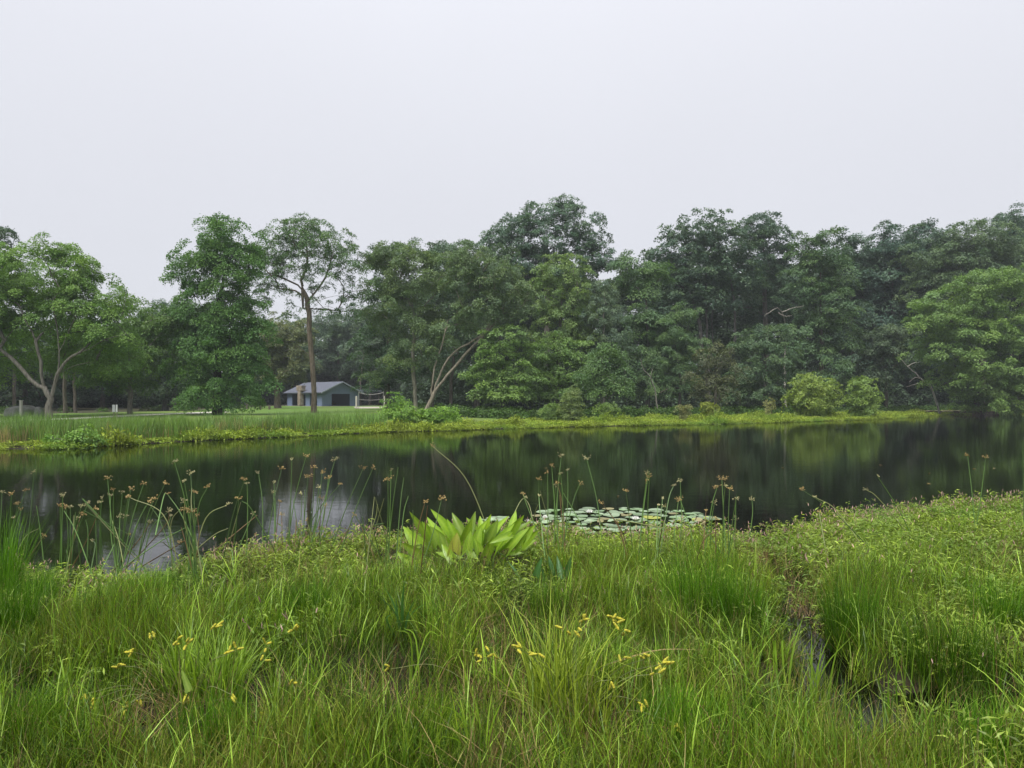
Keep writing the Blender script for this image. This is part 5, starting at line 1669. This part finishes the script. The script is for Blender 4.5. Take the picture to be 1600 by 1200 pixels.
def bulrush(label, base, stems, group='bulrush clumps at the near water edge', d_off=0.0):
    """stems: (tip px, tip py, base px, base py, head kind or '', head size, bend px, pale)"""
    x_, d, z_ = near_xy(*base)
    d += d_off
    root = empty('bulrush', (x_, d, min(z_, .02)), label, 'bulrush', group)
    g = np.random.default_rng(int(base[0] * 11 + base[1]))
    stems = list(stems)
    if len(stems) >= 6:
        for _ in range(5):
            q = stems[g.integers(0, len(stems))]
            lean = g.normal() * 14
            stems.append((q[0] + lean, q[1] + g.uniform(12, 60), q[2] + g.normal() * 7, q[3] + g.uniform(0, 15), ('b', 'p', 'r', '', '')[g.integers(0, 5)], g.uniform(.4, 1.0), g.normal() * 4, (0, 0, 1, 2)[g.integers(0, 4)]))
    for s in stems:
        tx, ty, bx_, by_ = s[:4]
        kind = s[4] if len(s) > 4 else ''
        size = s[5] if len(s) > 5 else 1.0
        bend = s[6] if len(s) > 6 else g.normal() * 2
        pale = s[7] if len(s) > 7 else 0
        # the root sits in the mat; depth follows from where the visible foot leaves the plants
        db = d + g.uniform(-.25, .25)
        dt = db + g.uniform(-.15, .25)
        b = px2w(bx_, by_, db)
        t = px2w(tx, ty, dt)
        m = (b + t) / 2 + np.array([bend * db / F, 0, abs(bend) * .4 * db / F])
        if b[2] > .06:
            v = nrm((m - b)[None])[0]
            b = b - v * min((b[2]) / max(v[2], .2), .5)
        Q = curve_pts([b, m, t], 14)
        mb = MB()
        tube(mb, Q, np.linspace(.0068, .0034, 14), 5)
        so = mb.build('stem', [M['bul'], M['bulpale'], M['brown']][pale], root, smooth=True)
        if kind:
            flower_head(t, kind, size, so, g, nrm((Q[-1] - Q[-2])[None])[0])
            if g.random() < .5:
                mb = MB()
                v = nrm((Q[-1] - Q[-3])[None])[0]
                tube(mb, [t, t + v * .05 + g.normal(size=3) * .01], [.0022, .0006], 4)
                mb.build('bract', M['bul'], so)
    return root

bulrush('bulrush clump at the left margin with several brown heads', (22, 898), [(3, 770, -8, 880, 'p', .9), (18, 773, 10, 885, 'r', .8), (40, 767, 10, 880, 'b', 1.1, -4), (27, 788, 18, 890, 'b', .8), (33, 797, 15, 892, 'b', .7), (22, 810, 5, 890, 'p', .6), (0, 815, -10, 895, ''), (24, 830, 28, 895), (12, 840, 16, 900), (-3, 830, 4, 900)])
bulrush('tall single bulrush with a pale head just right of the left margin clump', (42, 880), [(53, 738, 41, 862, 'p', .7), (57, 790, 68, 876, ''), (60, 826, 30, 858, '', 1, -6, 1), (68, 838, 38, 882, 'b', .8, 0, 2)])
bulrush('bulrush tuft with crossed stems and ochre heads, second from the left margin', (98, 905), [(98, 775, 96, 890, 'p', .8), (94, 792, 92, 900, 'b', 1.1), (103, 794, 102, 900, 'b', .8), (110, 794, 112, 895, 'p', .7), (100, 798, 134, 872, '', 1, 3), (137, 787, 104, 885, 'p', .8), (130, 805, 88, 915, 'b', .8, -3), (127, 792, 108, 885, 'p', .7), (134, 812, 136, 866, ''), (118, 800, 110, 900, ''), (145, 845, 146, 868, 'p', .5)])
bulrush('two short straight bulrushes left of the big leaning bulrush tuft', (154, 890), [(150, 796, 151, 866, 'b', .8), (156, 786, 160, 876, 'p', .8), (159, 780, 157, 880, 'p', .7)])
bulrush('big leaning bulrush tuft left of the bright puddle', (186, 900), [(168, 748, 186, 888, 'b', 1.1, -2), (177, 766, 182, 885, 'r', .6), (191, 770, 181, 875, 'p', .9), (204, 765, 187, 885, 'b', 1.1), (200, 777, 190, 880, 'b', .7), (224, 757, 194, 872, 'b', 1.0, -3), (202, 777, 270, 858, 'b', .9, 22, 1), (187, 807, 184, 880, 'p', 1.0), (197, 808, 186, 885, 'p', .8), (200, 834, 180, 824, 'b', .4), (179, 845, 170, 868), (228, 790, 196, 870, '', 1, -2)])
bulrush('lone bulrushes with ochre heads standing over the bright puddle', (232, 898), [(232, 785, 205, 858, 'b', 1.0, -4), (240, 780, 218, 862, 'b', 1.2), (257, 757, 221, 856, 'b', .9, -3), (236, 792, 262, 848, '', 1, 3), (267, 807, 267, 852, 'p', .5), (282, 795, 268, 850, '', 1, -8, 1)])
bulrush('tall bulrush tuft with the big orange head right of the bright puddle', (308, 925), [(273, 723, 303, 850, 'p', .8, 2), (298, 740, 297, 830, 'p', 1.0), (288, 753, 301, 850, 'p', .6, 1), (303, 770, 303, 880, 'b', 1.1), (300, 800, 306, 900, 'b', 1.6), (288, 797, 302, 900, 'b', .9), (261, 771, 308, 860, '', 1, 4), (261, 771, 254, 784, 'r', .6, -2), (304, 790, 308, 935, ''), (290, 830, 308, 900)])
bulrush('bulrush tuft with rusty heads right of the big orange head', (345, 898), [(382, 750, 350, 870, 'r', 1.4, -3), (386, 757, 385, 866, 'p', .6), (373, 780, 365, 855, 'b', 1.1), (356, 788, 311, 850, 'p', .7, -14, 1), (378, 783, 402, 812, '', 1, 3), (376, 785, 350, 880, '', 1, 0, 1), (352, 840, 360, 870, '', 1, 0, 2), (330, 870, 348, 850, '', 1, -2, 2)])
bulrush('slim bulrush with a pale head, left end of the densest bulrush clump', (410, 868), [(404, 740, 410, 842, 'p', 1.0), (427, 770, 428, 845, 'p', .9), (428, 755, 430, 840, 'p', .6)])
bulrush('densest bulrush clump with orange heads, left of the white sky reflection', (468, 872), [(440, 733, 418, 845, 'r', 1.0, -2), (456, 719, 452, 855, 'p', .5), (437, 785, 430, 845, 'b', .5, 0, 2), (478, 714, 450, 845, 'b', .9, -3), (481, 746, 472, 855, 'b', 1.6), (472, 772, 466, 850, 'p', .7), (491, 731, 484, 845, 'b', 1.3), (503, 739, 490, 840, 'r', 1.0), (523, 720, 506, 805, 'p', 1.5, -2), (513, 748, 495, 820, 'b', 1.2), (531, 757, 470, 850, 'b', 1.0, -6), (498, 762, 490, 835, 'p', .6), (440, 805, 441, 855, 'b', .8, 0, 2), (502, 780, 498, 850, 'r', 1.2, 0, 2), (522, 775, 505, 840, ''), (463, 810, 460, 860, '', 1, 0, 2), (466, 820, 468, 870, '', 1, 0, 2), (486, 780, 484, 860), (476, 765, 474, 860, '', 1, 0, 0), (452, 790, 446, 860), (480, 800, 486, 870, '', 1, 0, 1), (495, 800, 480, 865), (458, 780, 470, 865)])
bulrush('pair of parallel leaning bulrushes crossing the white sky reflection', (530, 888), [(567, 733, 517, 860, 'r', 1.3, -2), (583, 731, 535, 855, 'b', 1.0, -2), (548, 820, 520, 870, '', 1, 0, 2), (560, 812, 580, 860, '', 1, 0, 2)])
bulrush('bulrush group of bare pointed stems and one brown head right of the sky reflection', (612, 905), [(606, 750, 602, 876, 'r', 1.3), (622, 730, 606, 862, '', 1, -1), (611, 735, 608, 850, 'p', .4), (631, 746, 622, 835), (638, 775, 627, 842), (645, 797, 645, 838), (585, 776, 578, 840, '', 1, 0, 1), (586, 777, 598, 820, '', 1, 0, 1), (600, 779, 584, 835, '', 1, 0, 1), (605, 840, 613, 890)])
bulrush('two thin dark bulrushes with drooping brown tips left of the arum clump', (645, 930), [(664, 785, 642, 900, 'b', .8, -3, 2), (690, 780, 650, 905, 'b', 1.3, 4), (668, 790, 662, 850, '', 1, 0, 2)])
bulrush('long lone bulrush arching over the arum clump with an orange head', (757, 868), [(676, 697, 757, 818, 'b', .9, 14, 1)])
bulrush('slanting green rod lying diagonally across the arum clump', (716, 895), [(812, 812, 718, 872, '', 1, 1), (690, 812, 735, 838, '', 1, 0)])
bulrush('bent pale bulrush pair joined at a small head right of the arum clump', (833, 862), [(820, 777, 804, 802, 'p', .7, -2, 1), (820, 778, 833, 820, '', 1, 3, 1), (841, 788, 832, 822, '', 1, -1, 1)])
bulrush('tall bulrush clump with pale heads at the left end of the lily pads', (872, 880), [(842, 750, 848, 835, 'r', .9), (842, 775, 846, 820, 'p', .6), (862, 728, 872, 850, 'b', 1.0), (877, 713, 866, 845, 'p', 1.4, -1), (876, 741, 879, 830, 'p', .6), (887, 736, 884, 830, 'p', .6), (868, 760, 868, 835, 'p', .5), (906, 756, 886, 825, 'b', .9, -2), (880, 770, 925, 858, '', 1, 2), (871, 770, 873, 860)])
bulrush('tall bulrush with a white forked head rising over the middle lily pads', (943, 880), [(917, 718, 942, 858, 'p', 1.4, 4)])
bulrush('bulrush with a dark red head bowing over the lily pads', (985, 905), [(941, 787, 986, 890, 'r', .8, 10, 2), (952, 800, 982, 885, '', 1, 6, 2), (965, 815, 985, 890, 'b', .8, 0, 2)])
bulrush('short straight bulrush with a tan head over the middle lily pads', (988, 890), [(978, 768, 989, 872, 'b', .9, 1)])
bulrush('pair of tall bulrushes crossing under one shared brown head', (1005, 900), [(1013, 740, 997, 882, 'p', 1.0, -1), (1015, 746, 1013, 852, 'r', 1.1), (1010, 752, 998, 880, 'b', .5)])
bulrush('bulrush group with pale forked heads at the right end of the lily pads', (1058, 900), [(1052, 760, 1040, 810, 'p', .9, -2), (1063, 752, 1060, 885, 'p', .9), (1063, 781, 1090, 892, 'b', 1.1, 4), (1060, 782, 1052, 890, 'b', .8), (1035, 780, 1032, 815, 'p', .5), (1028, 790, 1027, 812, 'p', .4), (1038, 792, 1036, 815, 'p', .7)])
bulrush('bulrush clump with the largest orange head right of the lily pads', (1132, 920), [(1128, 750, 1136, 900, 'b', 1.7), (1120, 763, 1106, 835, 'b', 1.1, -2), (1140, 765, 1140, 892, 'b', .9), (1150, 780, 1136, 880, 'p', .8, 4), (1133, 760, 1130, 840, 'p', .5), (1118, 812, 1119, 895, 'r', .9, 0, 2), (1116, 787, 1110, 850, 'p', .6), (1103, 800, 1098, 870, 'b', .4, 0, 2)])
bulrush('short lone bulrush with a pale head between the largest orange head and the right bank', (1173, 858), [(1175, 781, 1172, 832, 'p', 1.0)])
bulrush('leaning bulrush with an orange head pointing toward the lily pads from the right bank', (1350, 880), [(1253, 765, 1350, 848, 'r', 1.0, 6, 0), (1274, 777, 1330, 830, 'p', .6, 8, 1), (1280, 800, 1282, 812, 'b', .6, 0, 1)])
bulrush('two low leaning bulrushes over the right bank', (1420, 870), [(1353, 765, 1386, 795, 'p', .9, 3, 1), (1371, 744, 1428, 845, 'p', .4, 3, 0)])
bulrush('forked pair of tall bulrushes with orange heads standing alone on the right bank', (1524, 858), [(1512, 712, 1524, 835, 'r', 1.0, 1), (1540, 715, 1524, 832, 'b', 1.1, 1)])
bulrush('tall bare bulrush stem at the right margin', (1598, 862), [(1598, 690, 1600, 850, '', 1, 0)])

# ------------------------------------------------------------------ lily pads and water lilies
def pad(x_, y_, r, az, i, mat, label, group):
    n = 20
    a = np.linspace(.14, 2 * math.pi - .14, n) + az
    g = np.random.default_rng(i)
    rr = r * (1 + .03 * np.sin(a * 3 + i) + .015 * np.sin(a * 7))
    z = .006 + (i % 7) * .0028
    V = [(x_, y_, z - .001)]
    ti = g.normal(0, .02, 2)
    for f_, up in ((.55, 0), (1, g.uniform(.0, .008) if i % 5 else .016)):
        for q, aa in zip(rr, a):
            V.append((x_ + f_ * q * math.cos(aa), y_ + f_ * q * math.sin(aa), z + up * (1 + .9 * math.sin(aa * 2 + i) + .4 * math.sin(aa * 5 + 2 * i)) + f_ * q * (ti[0] * math.cos(aa) + abs(ti[1]) * math.sin(aa)) + .004 * f_))
    tri = [[0, 1 + k, 2 + k] for k in range(n - 1)]
    qd = [[1 + k, 1 + n + k, 2 + n + k, 2 + k] for k in range(n - 1)]
    mb = MB()
    mb.add(V, tri)
    mb.Fc.append((np.array(qd, np.int32), 0))
    return tag(mb.build('lily_pad', mat, smooth=True, origin=(x_, y_, 0)), label, 'lily pad', group)
g = np.random.default_rng(12)
pads = []
def in_patch(px_, py_):
    lo = np.interp(px_, [835, 850, 900, 1000, 1070, 1108], [808, 799, 796, 795, 800, 811])
    hi = np.interp(px_, [835, 870, 1000, 1070, 1108], [832, 836, 834, 826, 818])
    return lo < py_ < hi and 832 < px_ < 1110
tries = 0
while len(pads) < 92 and tries < 8000:
    tries += 1
    px_, py_ = g.uniform(835, 1110), g.uniform(795, 838)
    if not in_patch(px_, py_):
        continue
    d = water_d(py_)
    x_ = (px_ - 800) / F * d
    r = g.uniform(.075, .15)
    if all((x_ - q[0]) ** 2 + (d - q[1]) ** 2 > (.90 * (r + q[2])) ** 2 for q in pads):
        pads.append((x_, d, r))
for px_, py_, r in ((1090, 803, .1),):
    d = water_d(py_)
    pads.append(((px_ - 800) / F * d, d, r))
for i, (px_, py_) in enumerate(((770, 811), (778, 815), (762, 815), (785, 811))):
    d = water_d(py_)
    pads.append(((px_ - 800) / F * d, d, .12))
xr = max(range(len(pads) - 4), key=lambda i: pads[i][0])
yl = min(range(len(pads) - 4), key=lambda i: abs(800 + F * pads[i][0] / pads[i][1] - 1020) + 2 * abs(HY + EYE * F / pads[i][1] - 809))
ORD = 'first second third fourth fifth sixth seventh eighth ninth tenth eleventh twelfth thirteenth fourteenth fifteenth sixteenth seventeenth eighteenth nineteenth twentieth'.split() + ['twenty %s' % w for w in 'first second third fourth fifth sixth'.split()]
ROWN = ['back row', 'row behind the middle', 'middle row', 'row before the middle', 'front row']
order = sorted(range(len(pads) - 4), key=lambda i: -pads[i][1])
padlab = {}
for r_ in range(5):
    row = sorted(order[r_ * len(order) // 5:(r_ + 1) * len(order) // 5], key=lambda i: pads[i][0] / pads[i][1])
    for k_, i in enumerate(row):
        padlab[i] = 'lily pad, %s from the left in the %s of the patch' % (ORD[k_], ROWN[r_])
for k_, i in enumerate(sorted(range(len(pads) - 4, len(pads)), key=lambda i: pads[i][0])):
    padlab[i] = 'pale lily pad just above the arum leaves, %s of four from the left' % ORD[k_]
for i, (x_, d, r) in enumerate(pads):
    if i >= len(pads) - 4:
        lab, gp, mt = padlab[i], 'lily pads behind the arum clump', M['pad']
    elif i == yl:
        lab, gp, mt = 'the one yellow green lily pad among the grey green pads', 'lily pads of the floating patch', M['pad_old']
    elif i == xr:
        lab, gp, mt = 'outermost grey green lily pad at the right tip of the patch', 'lily pads of the floating patch', M['pad']
        r = .2
    else:
        lab, gp, mt = padlab[i], 'lily pads of the floating patch', (M['pad_brown'] if g.random() < .1 else M['pad_dark'] if g.random() < .3 else M['pad'])
    pad(x_, d, r, g.uniform(0, 6.3), i, mt, lab, gp)
def lily(px_, py_, s, label):
    d = water_d(py_)
    x_ = (px_ - 800) / F * d
    root = empty('water_lily', (x_, d, .02), label, 'water lily', 'white water lilies among the pads')
    g = np.random.default_rng(int(px_))
    for ring, (n, el, ln) in enumerate(((9, .25, .075), (8, .7, .065), (6, 1.1, .05))):
        for k in range(n):
            V, f = broadleaf_mesh(ln * s, .028 * s, 6, 0, .5, -.3)
            az = 2 * math.pi * (k + ring * .5) / n
            mb = MB()
            mb.add(np.array([x_, d, .03]) + V @ rotm(az, el, 0), f)
            mb.build('petal', M['petal'], root, smooth=True)
    mb = MB()
    tube(mb, [(x_, d, .03), (x_, d, .05), (x_, d, .065)], [.012 * s, .014 * s, .004], 8)
    mb.build('stamens', M['pollen'], root)
lily(993, 816, 1.25, 'open white water lily in the middle of the lily pads')
lily(921, 805, 1.2, 'open white water lily at the back left of the lily pads')
lily(852, 813, 1.0, 'open white water lily at the left end of the lily pads')
lily(825, 819, .9, 'half hidden white water lily close to the arum clump')

# drifting leaves on the open water
for i, (px_, py_, lab) in enumerate(((1374, 727, 'pale speck of leaf drifting on the dark water, the farthest out'), (1453, 740, 'drifting pale leaf beneath the olive oak reflection'), (1525, 733, 'drifting leaf just right of the forked pair of bulrushes'), (1554, 732, 'brightest drifting leaf right of the forked pair of bulrushes'), (1448, 756, 'thin drifting stalk on the dark water above the right bank'), (1221, 731, 'lone drifting leaf below the big bush reflection'), (966, 776, 'tiny drifting leaf above the lily pads'), (855, 732, 'tiny drifting leaf near the pale headed bulrushes'))):
    d = water_d(py_)
    x_ = (px_ - 800) / F * d
    V, f = broadleaf_mesh(.10, .045, 6, 0, .3, .1)
    mb = MB()
    mb.add(np.array([x_, d, .012]) + V @ rotm(i * 1.3, 0, 0), f)
    tag(mb.build('floating_leaf', M['dry'], smooth=True, origin=(x_, d, 0)), lab, 'floating leaf', 'leaves drifting on the pond')

# ------------------------------------------------------------------ haze
HAZE = 0.00042
if HAZE:
    mb = MB()
    box(mb, (0, 500, 18.5), (2000, 1600, 41))
    hm, hn, ho = new_mat('haze_air')
    pv = node(hn, 'ShaderNodeVolumePrincipled')
    pv.inputs['Color'].default_value = (.86, .92, 1, 1)
    pv.inputs['Density'].default_value = HAZE
    hn.links.new(pv.outputs[0], ho.inputs['Volume'])
    tag(mb.build('haze', hm), 'thin pale haze in the air over pond and wood', 'haze', kind='stuff')
print('tree triangles', NTRI[0], 'all', sum(len(o.data.loop_triangles) if False else sum(max(0, p) for p in [len(o.data.polygons) * 2]) for o in COL.objects if o.type == 'MESH'))
